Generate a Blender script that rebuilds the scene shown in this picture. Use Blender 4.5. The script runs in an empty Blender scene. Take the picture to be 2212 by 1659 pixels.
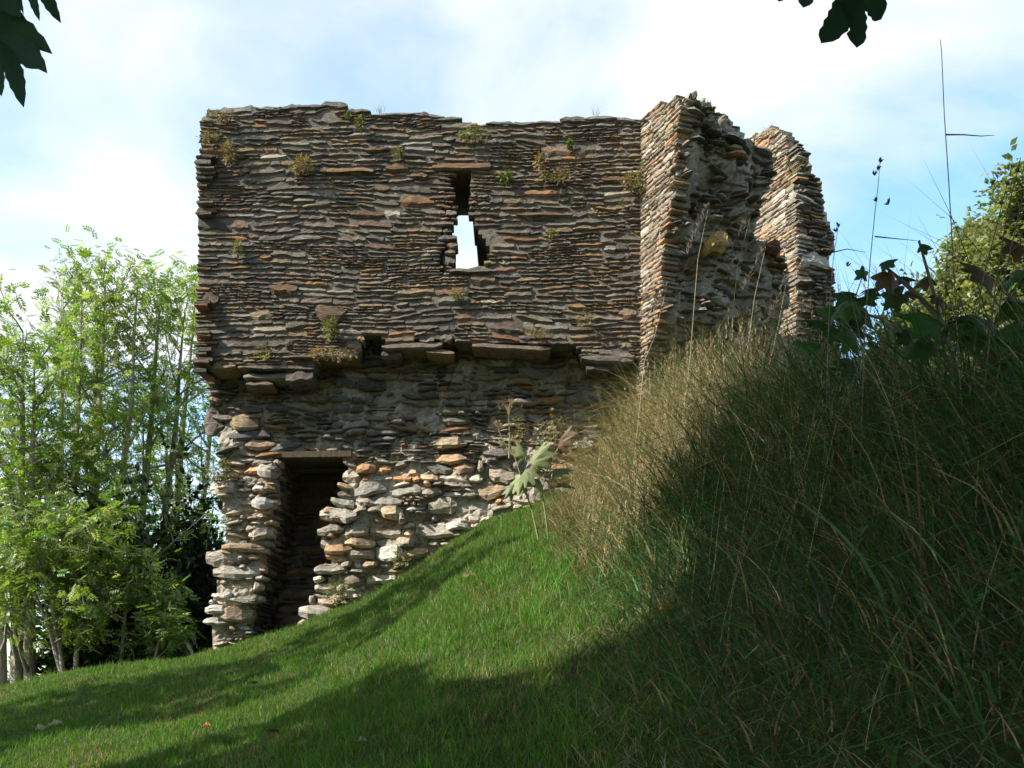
import bpy, math
import numpy as np
from mathutils import Vector

# ------------------------------------------------------------------ camera
F, CX, HY, CZ = 2335.0, 1106.0, 1475.0, 1.6      # focal length, centre and eye line in the 2212 x 1659 view of the photo
scene = bpy.context.scene
COL = scene.collection
cam_data = bpy.data.cameras.new('camera')
cam_data.sensor_width = 36.0
cam_data.lens = F / 2212.0 * 36.0
cam_data.shift_y = (HY - 829.5) / 2212.0
cam_data.clip_start, cam_data.clip_end = 0.05, 6000.0
cam = bpy.data.objects.new('camera', cam_data)
cam.location = (0, 0, CZ)
cam.rotation_euler = (math.radians(90), 0, 0)
COL.objects.link(cam)
scene.camera = cam

# ------------------------------------------------------------------ light
EL = math.radians(38.0)
SUN_H = np.array([-0.92, -0.39]); SUN_H /= np.linalg.norm(SUN_H)
SUN = np.array([SUN_H[0]*math.cos(EL), SUN_H[1]*math.cos(EL), math.sin(EL)])
world = bpy.data.worlds.new('World')
scene.world = world
world.use_nodes = True
wt = world.node_tree
for n in list(wt.nodes): wt.nodes.remove(n)
def wn(t): return wt.nodes.new(t)
sky = wn('ShaderNodeTexSky'); sky.sky_type = 'NISHITA'; sky.sun_disc = False
sky.sun_elevation = EL; sky.sun_rotation = math.atan2(SUN_H[0], SUN_H[1])
sky.air_density = 1.0; sky.dust_density = 0.8; sky.ozone_density = 1.0
tc = wn('ShaderNodeTexCoord')
mp = wn('ShaderNodeMapping'); mp.inputs['Scale'].default_value = (1.6, 1.6, 3.4)
mp.inputs['Location'].default_value = (0.35, 0.0, 0.0)
nz = wn('ShaderNodeTexNoise'); nz.inputs['Scale'].default_value = 1.55
nz.inputs['Detail'].default_value = 7.0; nz.inputs['Roughness'].default_value = 0.52; nz.inputs['Distortion'].default_value = 0.35
rp = wn('ShaderNodeValToRGB'); rp.color_ramp.elements[0].position = 0.40; rp.color_ramp.elements[1].position = 0.62
mx = wn('ShaderNodeMix'); mx.data_type = 'RGBA'
bg = wn('ShaderNodeBackground'); out = wn('ShaderNodeOutputWorld')
CLOUD = (3.5, 3.6, 3.66, 1.0)
wt.links.new(tc.outputs['Generated'], mp.inputs['Vector'])
wt.links.new(mp.outputs['Vector'], nz.inputs['Vector'])
wt.links.new(nz.outputs['Fac'], rp.inputs['Fac'])
wt.links.new(rp.outputs['Color'], mx.inputs['Factor'])
wb_ = wn('ShaderNodeMix'); wb_.data_type = 'RGBA'; wb_.blend_type = 'MULTIPLY'; wb_.inputs['Factor'].default_value = 1.0
wb_.inputs['B'].default_value = (0.92, 1.12, 1.08, 1.0)
wt.links.new(sky.outputs['Color'], wb_.inputs['A'])
wt.links.new(wb_.outputs['Result'], mx.inputs['A'])
mx.inputs['B'].default_value = CLOUD
wt.links.new(mx.outputs['Result'], bg.inputs['Color'])
bg.inputs['Strength'].default_value = 0.15
wt.links.new(bg.outputs['Background'], out.inputs['Surface'])

sl = bpy.data.lights.new('sun', 'SUN'); sl.energy = 4.9; sl.angle = math.radians(0.53); sl.color = (1.0, 0.93, 0.82)
so = bpy.data.objects.new('sun', sl); COL.objects.link(so)
so.rotation_euler = Vector(SUN).to_track_quat('Z', 'Y').to_euler()
so.location = (-10, -5, 12)
vs = scene.view_settings
vs.view_transform = 'Standard'; vs.look = 'None'; vs.exposure = 1.1; vs.gamma = 1.0; vs.use_curve_mapping = False
scene.cycles.max_bounces = 8; scene.cycles.transparent_max_bounces = 6

# ------------------------------------------------------------------ helpers
def P(px, py, Y):
    return np.array([(px - CX) / F * Y, Y, CZ + (HY - py) / F * Y])

def smooth(x, a, b):
    t = np.clip((x - a) / (b - a), 0, 1)
    return t * t * (3 - 2 * t)

def snoise(x, y, seed=0, f=1.0):
    """cheap smooth pseudo noise, about -1..1"""
    r = np.random.default_rng(seed)
    s = 0.0
    for k in range(6):
        a = r.uniform(0, 6.283); fr = f * r.uniform(0.5, 2.2); ph = r.uniform(0, 6.283)
        s = s + np.sin((np.cos(a) * x + np.sin(a) * y) * fr * 6.283 + ph)
    return s / 3.2

def tag(o, label=None, cat=None, group=None, kind=None):
    if label: o['label'] = label
    if cat: o['category'] = cat
    if group: o['group'] = group
    if kind: o['kind'] = kind
    return o

def link(o, parent=None):
    COL.objects.link(o)
    if parent is not None: o.parent = parent
    return o

def empty(name, loc, label, cat, group=None):
    o = bpy.data.objects.new(name, None)
    o.empty_display_size = 0.1
    link(o); tag(o, label, cat, group)
    o.location = [float(c) for c in loc]
    return o

def build(name, V, FC, mat, parent=None, tint=None, smooth_shade=False, origin=None):
    """V (n,3); FC a list of (m,k) integer arrays; tint (n,3) goes into the colour attribute 'tint'"""
    V = np.asarray(V, dtype=np.float64)
    if origin is None:
        origin = np.zeros(3)
        if parent is not None:
            q = parent
            while q is not None:
                origin = origin + np.array(q.location); q = q.parent
    me = bpy.data.meshes.new(name)
    FC = [np.asarray(f, dtype=np.int32) for f in FC if len(f)]
    nl = sum(f.size for f in FC); nf = sum(len(f) for f in FC)
    me.vertices.add(len(V)); me.loops.add(nl); me.polygons.add(nf)
    me.vertices.foreach_set('co', (V - origin).astype(np.float32).ravel())
    me.loops.foreach_set('vertex_index', np.concatenate([f.ravel() for f in FC]))
    tot = np.concatenate([np.full(len(f), f.shape[1], dtype=np.int32) for f in FC])
    st = np.concatenate([[0], np.cumsum(tot)[:-1]]).astype(np.int32)
    me.polygons.foreach_set('loop_start', st)
    try: me.polygons.foreach_set('loop_total', tot)
    except Exception: pass
    me.polygons.foreach_set('use_smooth', np.full(nf, smooth_shade, dtype=bool))
    if tint is not None:
        at = me.color_attributes.new('tint', 'FLOAT_COLOR', 'POINT')
        c = np.ones((len(V), 4), dtype=np.float32); c[:, :3] = tint
        at.data.foreach_set('color', c.ravel())
    me.update(calc_edges=True); me.validate()
    me.materials.append(mat)
    o = bpy.data.objects.new(name, me)
    link(o, parent)
    return o

class MB:
    """collects pieces of geometry into one mesh"""
    def __init__(s): s.V = []; s.F = {}; s.T = []; s.n = 0
    def add(s, V, faces, tint=(1, 1, 1)):
        V = np.asarray(V, dtype=np.float64)
        for f in faces:
            f = np.asarray(f, dtype=np.int64)
            if len(f): s.F.setdefault(f.shape[1], []).append(f + s.n)
        s.V.append(V)
        t = np.asarray(tint, dtype=np.float64)
        s.T.append(np.broadcast_to(t, (len(V), 3)))
        s.n += len(V)
    def done(s, name, mat, parent=None, smooth_shade=False, origin=None):
        return build(name, np.concatenate(s.V), [np.concatenate(v) for v in s.F.values()], mat, parent,
                     np.concatenate(s.T), smooth_shade, origin)

def tube(mb, pts, rad, n=6, tint=(1, 1, 1)):
    pts = np.asarray(pts, float); m = len(pts)
    rad = np.broadcast_to(np.asarray(rad, float), (m,))
    d = np.gradient(pts, axis=0); d /= np.linalg.norm(d, axis=1)[:, None] + 1e-9
    ref = np.where(np.abs(d[:, 2:3]) > 0.9, np.array([[1.0, 0, 0]]), np.array([[0, 0, 1.0]]))
    a = np.cross(d, ref); a /= np.linalg.norm(a, axis=1)[:, None] + 1e-9
    b = np.cross(d, a)
    th = np.linspace(0, 2 * np.pi, n, endpoint=False)
    V = pts[:, None, :] + rad[:, None, None] * (np.cos(th)[None, :, None] * a[:, None, :] + np.sin(th)[None, :, None] * b[:, None, :])
    i = np.arange(m - 1)[:, None] * n; j = np.arange(n)[None, :]; k = (j + 1) % n
    q = np.stack([i + j, i + k, i + n + k, i + n + j], -1).reshape(-1, 4)
    mb.add(V.reshape(-1, 3), [q], tint)

def poly_inside(poly, x, y):
    x = np.asarray(x, float); y = np.asarray(y, float)
    ins = np.zeros(np.broadcast(x, y).shape, bool)
    p = np.asarray(poly, float); j = len(p) - 1
    for i in range(len(p)):
        xi, yi = p[i]; xj, yj = p[j]
        c = ((yi > y) != (yj > y)) & (x < (xj - xi) * (y - yi) / (yj - yi + 1e-12) + xi)
        ins ^= c; j = i
    return ins

# ------------------------------------------------------------------ materials
def newmat(name):
    m = bpy.data.materials.new(name); m.use_nodes = True
    t = m.node_tree
    for n in list(t.nodes): t.nodes.remove(n)
    o = t.nodes.new('ShaderNodeOutputMaterial')
    return m, t, o

def N(t, kind, **inp):
    n = t.nodes.new(kind)
    for k, v in inp.items():
        n.inputs[k.replace('_', ' ')].default_value = v
    return n

def mul(t, a, b, mode='MULTIPLY', fac=1.0):
    m = t.nodes.new('ShaderNodeMix'); m.data_type = 'RGBA'; m.blend_type = mode
    if isinstance(fac, float): m.inputs['Factor'].default_value = fac
    else: t.links.new(fac, m.inputs['Factor'])
    for s, v in (('A', a), ('B', b)):
        if isinstance(v, tuple): m.inputs[s].default_value = v
        else: t.links.new(v, m.inputs[s])
    return m.outputs['Result']

def ramp(t, src, stops):
    r = t.nodes.new('ShaderNodeValToRGB')
    e = r.color_ramp.elements
    while len(e) < len(stops): e.new(0.5)
    for k, (p, c) in enumerate(stops):
        e[k].position = p; e[k].color = c if len(c) == 4 else (*c, 1)
    t.links.new(src, r.inputs['Fac'])
    return r.outputs['Color']

def pos_noise(t, scale, vec=(1, 1, 1), detail=6.0, rough=0.6, dist=0.0):
    g = t.nodes.new('ShaderNodeNewGeometry')
    mp = N(t, 'ShaderNodeMapping', Scale=vec)
    t.links.new(g.outputs['Position'], mp.inputs['Vector'])
    n = N(t, 'ShaderNodeTexNoise', Scale=scale, Detail=detail, Roughness=rough, Distortion=dist)
    t.links.new(mp.outputs['Vector'], n.inputs['Vector'])
    return n.outputs['Fac']

def stone_mat(name, bed=5.0, bump=0.03, lichen=0.5):
    m, t, o = newmat(name)
    at = t.nodes.new('ShaderNodeAttribute'); at.attribute_name = 'tint'
    n1 = pos_noise(t, 14.0, (1, 1, bed), 8, 0.65, 0.2)
    n2 = pos_noise(t, 55.0, (1, 1, 2.0), 5, 0.7)
    n3 = pos_noise(t, 2.3, (1, 1, 1.3), 5, 0.6)
    n4 = pos_noise(t, 9.0, (1, 1, 1), 9, 0.72)
    c = mul(t, at.outputs['Color'], ramp(t, n1, [(0.28, (0.42, 0.42, 0.44)), (0.5, (1, 1, 1)), (0.74, (1.55, 1.5, 1.4))]))
    c = mul(t, c, ramp(t, n2, [(0.3, (0.7, 0.7, 0.7)), (0.7, (1.2, 1.2, 1.2))]))
    c = mul(t, c, ramp(t, n3, [(0.3, (0.8, 0.78, 0.75)), (0.7, (1.12, 1.12, 1.1))]))
    c = mul(t, c, (0.46, 0.45, 0.41, 1), 'MIX', ramp(t, n4, [(0.60, (0, 0, 0)), (0.74, (lichen, lichen, lichen))]))
    b = N(t, 'ShaderNodeBsdfPrincipled', Roughness=0.85)
    b.inputs['Specular IOR Level'].default_value = 0.25
    t.links.new(c, b.inputs['Base Color'])
    b1 = N(t, 'ShaderNodeBump', Strength=0.9, Distance=bump); t.links.new(n1, b1.inputs['Height'])
    b2 = N(t, 'ShaderNodeBump', Strength=0.6, Distance=bump * 0.3); t.links.new(n2, b2.inputs['Height']); t.links.new(b1.outputs['Normal'], b2.inputs['Normal'])
    t.links.new(b2.outputs['Normal'], b.inputs['Normal'])
    t.links.new(b.outputs['BSDF'], o.inputs['Surface'])
    return m

def mortar_mat(name, base):
    m, t, o = newmat(name)
    n1 = pos_noise(t, 22.0, (1, 1, 1.6), 9, 0.75)
    n2 = pos_noise(t, 2.0, (1, 1, 1), 4, 0.6)
    c = mul(t, (*base, 1), ramp(t, n1, [(0.3, (0.5, 0.5, 0.5)), (0.55, (1, 1, 1)), (0.75, (1.3, 1.28, 1.2))]))
    c = mul(t, c, ramp(t, n2, [(0.35, (0.7, 0.7, 0.68)), (0.65, (1.1, 1.1, 1.1))]))
    b = N(t, 'ShaderNodeBsdfPrincipled', Roughness=0.95); b.inputs['Specular IOR Level'].default_value = 0.1
    t.links.new(c, b.inputs['Base Color'])
    b1 = N(t, 'ShaderNodeBump', Strength=1.0, Distance=0.03); t.links.new(n1, b1.inputs['Height'])
    t.links.new(b1.outputs['Normal'], b.inputs['Normal'])
    t.links.new(b.outputs['BSDF'], o.inputs['Surface'])
    return m

def leaf_mat(name, trans=0.4, rough=0.5, spec=0.35, boost=(1.25, 1.3, 0.6)):
    m, t, o = newmat(name)
    at = t.nodes.new('ShaderNodeAttribute'); at.attribute_name = 'tint'
    n = pos_noise(t, 30.0, (1, 1, 1), 3, 0.6)
    c = mul(t, at.outputs['Color'], ramp(t, n, [(0.3, (0.8, 0.8, 0.8)), (0.7, (1.15, 1.15, 1.15))]))
    b = N(t, 'ShaderNodeBsdfPrincipled', Roughness=rough); b.inputs['Specular IOR Level'].default_value = spec
    t.links.new(c, b.inputs['Base Color'])
    tr = t.nodes.new('ShaderNodeBsdfTranslucent')
    t.links.new(mul(t, c, (*boost, 1)), tr.inputs['Color'])
    ms = t.nodes.new('ShaderNodeMixShader'); ms.inputs[0].default_value = trans
    t.links.new(b.outputs['BSDF'], ms.inputs[1]); t.links.new(tr.outputs['BSDF'], ms.inputs[2])
    t.links.new(ms.outputs['Shader'], o.inputs['Surface'])
    return m

def bark_mat(name, c0, c1):
    m, t, o = newmat(name)
    n = pos_noise(t, 9.0, (3, 3, 0.8), 7, 0.65)
    b = N(t, 'ShaderNodeBsdfPrincipled', Roughness=0.9); b.inputs['Specular IOR Level'].default_value = 0.15
    at = t.nodes.new('ShaderNodeAttribute'); at.attribute_name = 'tint'
    t.links.new(mul(t, ramp(t, n, [(0.3, c0), (0.7, c1)]), at.outputs['Color']), b.inputs['Base Color'])
    bp = N(t, 'ShaderNodeBump', Strength=0.7, Distance=0.02); t.links.new(n, bp.inputs['Height'])
    t.links.new(bp.outputs['Normal'], b.inputs['Normal'])
    t.links.new(b.outputs['BSDF'], o.inputs['Surface'])
    return m

def ground_mat():
    m, t, o = newmat('soil_and_turf')
    n1 = pos_noise(t, 3.0, (1, 1, 1), 8, 0.65)
    n2 = pos_noise(t, 40.0, (1, 1, 1), 6, 0.7)
    c = ramp(t, n1, [(0.3, (0.035, 0.06, 0.014)), (0.55, (0.055, 0.075, 0.02)), (0.75, (0.11, 0.09, 0.045))])
    c = mul(t, c, ramp(t, n2, [(0.3, (0.5, 0.5, 0.5)), (0.7, (1.3, 1.3, 1.3))]))
    b = N(t, 'ShaderNodeBsdfPrincipled', Roughness=0.95); b.inputs['Specular IOR Level'].default_value = 0.1
    t.links.new(c, b.inputs['Base Color'])
    bp = N(t, 'ShaderNodeBump', Strength=1.0, Distance=0.04); t.links.new(n2, bp.inputs['Height'])
    t.links.new(bp.outputs['Normal'], b.inputs['Normal'])
    t.links.new(b.outputs['BSDF'], o.inputs['Surface'])
    return m

M_SLATE = stone_mat('slate_stone', 6.0, 0.06, 0.5)
M_RUBBLE = stone_mat('rubble_stone', 3.0, 0.05, 0.6)
M_MORTAR = mortar_mat('old_mortar', (0.20, 0.175, 0.145))
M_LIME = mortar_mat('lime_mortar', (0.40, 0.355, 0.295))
M_GRASS = leaf_mat('lawn_grass', 0.45, 0.5, 0.3, (1.2, 1.3, 0.5))
M_TALL = leaf_mat('tall_grass', 0.35, 0.55, 0.3, (1.15, 1.15, 0.7))
M_LEAF = leaf_mat('tree_leaf', 0.42, 0.38, 0.5, (1.35, 1.45, 0.45))
M_DARKLEAF = leaf_mat('broad_leaf', 0.25, 0.5, 0.25, (1.2, 1.4, 0.5))
M_HERB = leaf_mat('herb_leaf', 0.3, 0.6, 0.3, (1.1, 1.2, 0.6))
M_BARK = bark_mat('ash_bark', (0.16, 0.14, 0.11), (0.34, 0.31, 0.26))
M_WOOD = bark_mat('old_timber', (0.05, 0.04, 0.028), (0.12, 0.095, 0.06))
M_STEM = leaf_mat('plant_stem', 0.1, 0.6, 0.3, (1, 1, 1))
M_GROUND = ground_mat()

# ------------------------------------------------------------------ ground
WX = np.array([-300, -40, -14, -9, -6.4, -5, -4.07, -2.93, -1.93, -1.3, -0.42, 0.4, 2.0, 3.5, 8, 20, 300])
WZ = np.array([-8, -3.0, 0.5, 1.3, 1.73, 1.95, 2.07, 2.39, 2.76, 3.14, 3.77, 4.09, 4.56, 4.28, 4.0, 3.8, 0])
CXs = np.array([-40, -4.0, 0.0, 3, 40]); CCs = np.array([0.17, 0.184, 0.267, 0.267, 0.2])
def ground_z(X, Y):
    X = np.asarray(X, float); Y = np.asarray(Y, float)
    w = np.interp(X, WX, WZ); c = np.interp(X, CXs, CCs)
    yy = np.minimum(Y, 14.7)
    z = w - c * np.clip(14.7 - yy, -5, 30)
    xt = 0.62 - 0.013 * np.clip(Y, 0, 16) + 0.10 * snoise(Y, Y * 0, 5, 0.12)
    u = X - xt
    fade = 1 - smooth(Y, 19, 30)
    z = z + (0.85 * smooth(u, -0.1, 1.7)) * fade
    # the hill falls away behind and to the left of the tower
    left = smooth(-X, 3.9, 5.0)
    z = z - left * 0.33 * np.clip(Y - 13.9, 0, 8)
    far = smooth(Y, 19, 60)
    z = z * (1 - far) + far * (-3.0)
    side = smooth(np.abs(X), 25, 80)
    z = z * (1 - side) + side * np.minimum(z, -3.0)
    z = z + 0.035 * snoise(X, Y, 11, 0.35) + 0.012 * snoise(X, Y, 12, 1.3)
    return z

def axis(fine0, fine1, step, lo, hi):
    a = list(np.arange(fine0, fine1 + 1e-6, step))
    s = step; x = fine1
    while x < hi: s *= 1.22; x += s; a.append(x)
    s = step; x = fine0; b = []
    while x > lo: s *= 1.22; x -= s; b.append(x)
    return np.array(b[::-1] + a)
gx = axis(-9, 7, 0.09, -2500, 2500); gy = axis(0, 17, 0.09, -600, 4000)
GX, GY = np.meshgrid(gx, gy)
GZ = ground_z(GX, GY)
nx, ny = len(gx), len(gy)
i = np.arange(ny - 1)[:, None] * nx + np.arange(nx - 1)[None, :]
quads = np.stack([i, i + 1, i + nx + 1, i + nx], -1).reshape(-1, 4)
g = build('ground', np.stack([GX, GY, GZ], -1).reshape(-1, 3), [quads], M_GROUND, smooth_shade=True)
tag(g, 'grassy earth mound rising to the right', 'ground', kind='structure')

# ------------------------------------------------------------------ masonry
PAL_SLATE = [((0.115, 0.104, 0.092), 40), ((0.082, 0.079, 0.075), 26), ((0.155, 0.122, 0.088), 18), ((0.18, 0.112, 0.065), 7),
             ((0.15, 0.146, 0.136), 12), ((0.12, 0.083, 0.068), 5), ((0.25, 0.24, 0.215), 2)]
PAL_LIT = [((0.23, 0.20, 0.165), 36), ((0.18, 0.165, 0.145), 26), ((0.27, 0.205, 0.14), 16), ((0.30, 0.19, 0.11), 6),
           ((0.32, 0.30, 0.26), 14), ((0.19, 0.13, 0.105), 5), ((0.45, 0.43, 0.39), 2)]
PAL_RUB = [((0.19, 0.172, 0.145), 34), ((0.13, 0.127, 0.118), 26), ((0.23, 0.18, 0.125), 16), ((0.25, 0.15, 0.082), 7),
           ((0.26, 0.245, 0.215), 14), ((0.15, 0.105, 0.085), 5), ((0.36, 0.34, 0.31), 3)]
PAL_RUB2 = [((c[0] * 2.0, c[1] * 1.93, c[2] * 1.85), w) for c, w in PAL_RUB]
PAL_SLATE = [((c[0] * 1.6, c[1] * 1.48, c[2] * 1.36), w) for c, w in PAL_SLATE]
PAL_LIT = [((c[0] * 1.6, c[1] * 1.52, c[2] * 1.42), w) for c, w in PAL_LIT]  # slate tones lightened to carry sunlight on the return and rear walls
def pick(rng, pal):
    w = np.array([p[1] for p in pal], float)
    c = np.array(pal[rng.choice(len(pal), p=w / w.sum())][0])
    return np.clip(c * rng.uniform(0.78, 1.25) * rng.uniform(0.95, 1.05, 3), 0.02, 0.6)

def stone_geo(rng, mapfn, u, v, l, h, prot, depth, ncol=4, rot=0.0, taper=0.5, roundness=0.3, relief=1.0):
    """a split stone: columns along its length, six points around each"""
    s = np.linspace(-1, 1, ncol) + np.concatenate([[0], rng.uniform(-.12, .12, ncol - 2), [0]])
    endt = 1 - taper * np.abs(s) ** rng.uniform(2.0, 5.0)
    hp = np.maximum(h / 2 * endt * rng.uniform(0.82, 1.1, ncol), 0.006)
    zc = rng.uniform(-.1, .1, ncol) * h + rot * s * l / 2
    fr = prot * (1 - roundness * s ** 4) + rng.uniform(-.006, .006, ncol) + rng.uniform(-.35, .35) * prot * s * 0.5
    k_ = min(1.0, h / 0.06) * relief
    nose = rng.uniform(-.62, -.2)
    ring = np.array([(-1, -.85, 0), (0, -.97, -(.016 + roundness * .03) * k_), (0, nose, rng.uniform(0.002, .012)),
                     (0, nose + rng.uniform(.45, .75), -rng.uniform(.002, .014) * k_), (0, .96, -(.014 + rng.uniform(0, .010) + roundness * .03) * k_), (-1, .85, 0)])
    U = np.empty((ncol, 6)); Vv = np.empty((ncol, 6)); D = np.empty((ncol, 6))
    for k in range(6):
        b, rv, rd = ring[k]
        U[:, k] = u + s * l / 2 * (1 if b == 0 else 0.97) + (rng.uniform(-.006, .006, ncol) if b == 0 else 0)
        Vv[:, k] = v + zc + hp * (rv + (rng.uniform(-.12, .12, ncol) if b == 0 else 0))
        D[:, k] = np.where(b < 0, -depth, fr + rd + rng.uniform(-.005, .005, ncol))
    V = mapfn(U, Vv, D).reshape(-1, 3)
    i = np.arange(ncol - 1)[:, None] * 6; j = np.arange(5)[None, :]
    q = np.stack([i + j, i + 6 + j, i + 6 + j + 1, i + j + 1], -1).reshape(-1, 4)
    caps = np.array([[0, 1, 2, 3, 4, 5], [(ncol - 1) * 6 + k for k in (5, 4, 3, 2, 1, 0)]])
    return V, [q, caps]

STONES = []      # every stone of the tower: (view area, wall key, verts, faces, tint, label)
def lay(rng, key, mapfn, box, inside, thick=(0.035, 0.075), band=(0.11, 0.26), block=(0.3, 1.1), aspect=(3.0, 8.0), prot=(0.0, 0.035),
        depth=(0.14, 0.28), pal=PAL_SLATE, gap=0.008, taper=(0.1, 0.5), rotj=0.05, wob=0.04, drop=0.0, lmax=0.62, rnd=0.3, ncol=4, proud=0.0, tilt=0.0, ustart=None, relief=1.0):
    u0, u1, v0, v1 = box
    v = v0
    while v < v1:
        H = rng.uniform(*band)
        u = u0 - rng.uniform(0, 0.4)
        first = ustart is not None
        if first: u = ustart(v)
        while u < u1:
            W = rng.uniform(*block)
            nl = max(1, int(round(H / rng.uniform(*thick))))
            hs = rng.uniform(0.6, 1.4, nl); hs *= H / hs.sum()
            vv = v
            for hh in hs:
                a = u + (rng.uniform(-.015, .015) if first else rng.uniform(-.05, .05)); e = u + W + rng.uniform(-.05, .05)
                while a < e - 0.03:
                    L = min(hh * rng.uniform(*aspect), lmax)
                    if e - (a + L) < 0.09: L = min(e - a, lmax * 1.25)
                    if rng.random() >= drop:
                        su = a + L / 2; sv = vv + hh / 2
                        wv = wob * snoise(su, sv, 21, 0.25)
                        tt = np.linspace(-1, 1, 9) * L / 2
                        ins = inside(np.maximum(su + tt, -1e9 if not first else u + 0.06), np.full(9, sv + wv))
                        if ins.any():
                            k0 = np.argmax(ins); k1 = len(ins) - 1 - np.argmax(ins[::-1])
                            if ins[k0:k1 + 1].all() is False:
                                k1 = k0 + np.argmin(ins[k0:]) - 1
                            run = ins[k0:]; bad = np.where(~run)[0]
                            if len(bad): k1 = k0 + bad[0] - 1
                            la, lb = su + tt[k0], su + tt[k1]
                            if k0 > 0: la -= rng.uniform(0, 0.05)
                            if k1 < 8: lb += rng.uniform(0, 0.05)
                            ll = lb - la - gap
                            if ll > (0.035 if k0 == 0 and k1 == 8 else 0.07):
                                pr = rng.uniform(*prot)
                                if proud and rng.random() < proud: pr += rng.uniform(0.03, 0.11)
                                th = hh - gap * rng.uniform(0.3, 1.4)
                                V, fc = stone_geo(rng, mapfn, (la + lb) / 2, sv + wv, ll, max(th, .014), pr, rng.uniform(*depth),
                                                  ncol + (1 if ll > 0.3 else 0), rng.normal(tilt, rotj) + 0.07 * float(snoise(su, sv, 22, .45)), rng.uniform(*taper), rnd, relief)
                                STONES.append([0, key, V, fc, pick(rng, pal), None])
                    a += L
                vv += hh
            first = False
            u += W
        v += H

def slab(name, mapfn, box, cell, inside, thick, front, parent, mat, amp=0.02, shrink=0.04):
    """the mortared core of a wall: a closed slab cut to an outline, openings and all"""
    u0, u1, v0, v1 = box
    nu = int((u1 - u0) / cell) + 1; nv = int((v1 - v0) / cell) + 1
    us = u0 + np.arange(nu + 1) * cell; vsx = v0 + np.arange(nv + 1) * cell
    cu, cv = np.meshgrid(us[:-1] + cell / 2, vsx[:-1] + cell / 2)
    m = inside(cu, cv)
    for du, dv in ((shrink, 0), (-shrink, 0), (0, shrink), (0, -shrink)):
        m &= inside(cu + du, cv + dv)
    U, Vv = np.meshgrid(us, vsx)
    dn = amp * (snoise(U, Vv, 31, 2.3) * .6 + snoise(U, Vv, 32, 6.0) * .5)
    Vf = mapfn(U, Vv, front + dn).reshape(-1, 3); Vb = mapfn(U, Vv, np.full(U.shape, -thick)).reshape(-1, 3)
    n = Vf.shape[0]; w = nu + 1
    jj, ii = np.nonzero(m)
    a = jj * w + ii
    fr = np.stack([a, a + 1, a + w + 1, a + w], -1)
    bk = fr[:, ::-1] + n
    sides = []
    mp_ = np.pad(m, 1)
    for dj, di, p, q in ((-1, 0, 0, 1), (1, 0, w + 1, w), (0, -1, w, 0), (0, 1, 1, w + 1)):
        e = ~mp_[jj + 1 + dj, ii + 1 + di]
        b0 = a[e] + p; b1 = a[e] + q
        sides.append(np.stack([b0, b0 + n, b1 + n, b1], -1))
    allf = np.concatenate([fr, bk] + sides)
    used, inv = np.unique(allf, return_inverse=True)
    V = np.concatenate([Vf, Vb])[used]
    return build(name, V, [inv.reshape(-1, 4)], mat, parent, np.ones((len(V), 3)))

tower = empty('ruined_tower', P(1106, 1100, 15.0), 'ruined slate stone castle tower with slit window and broken doorway', 'castle ruin')
YF = 14.5
def m_front(U, V, D): return np.stack([U, YF - D, V], -1)
def to_front(pp, Y=YF): return [tuple(P(x, y, Y)[[0, 2]]) for x, y in pp]

FRONT = to_front([(425, 775), (424, 700), (428, 560), (430, 420), (434, 300), (434, 262), (452, 246), (480, 236), (520, 232), (560, 236), (600, 230), (640, 228), (690, 225),
                  (715, 222), (745, 220), (748, 234), (800, 236), (806, 244), (860, 244), (900, 246), (950, 250), (975, 256), (1000, 268), (1040, 270), (1075, 262), (1110, 268),
                  (1160, 262), (1205, 264), (1220, 250), (1270, 252), (1320, 254), (1385, 258), (1400, 262), (1400, 800), (1385, 772), (1330, 775), (1262, 778), (1250, 748), (1120, 745), (1000, 742), (930, 735),
                  (860, 742), (790, 722), (780, 740), (775, 775), (690, 778), (680, 800), (520, 800), (510, 790), (428, 790)])
SLIT = to_front([(984, 368), (1012, 368), (1016, 470), (1026, 497), (1066, 499), (1064, 548), (1048, 552), (1052, 580), (976, 580), (988, 552), (984, 470)])
SLIT_CORE = to_front([(968, 366), (1014, 366), (1018, 470), (1034, 505), (1050, 530), (1056, 590), (950, 590), (960, 470)])
def in_front(u, v): return poly_inside(FRONT, u, v) & ~poly_inside(SLIT, u, v)
def in_front_core(u, v): return poly_inside(FRONT, u, v) & ~poly_inside(SLIT_CORE, u, v)
fb = (-4.4, 1.95, P(0, 812, YF)[2], P(0, 210, YF)[2])
front = slab('front_wall', m_front, fb, 0.05, in_front_core, 1.5, -0.010, tower, M_MORTAR, 0.008, 0.03)
rng = np.random.default_rng(7)
lay(rng, 'front', m_front, fb, in_front, thick=(0.036, 0.12), band=(0.07, 0.32), block=(0.18, 0.8), lmax=0.46, aspect=(1.3, 5.5), prot=(0.004, 0.020), gap=0.009, taper=(0.05, 0.5), rotj=0.06, wob=0.07, ncol=5, relief=0.8, ustart=lambda v: float(np.interp(v, [5.4, 6.3, 7.4, 8.5, 9.2], [-4.235, -4.24, -4.22, -4.19, -4.18])))
# the outer left side of the tower
def m_left(U, V, D): return np.stack([-4.215 - D - 0.012 * (8.9 - V) * 0, YF + U, V], -1)
lay(np.random.default_rng(8), 'front', m_left, (0.2, 1.5, fb[2], fb[3] - 0.3), lambda u, v: np.ones(np.shape(u), bool), aspect=(3, 7), prot=(-.02, .005))

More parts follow.
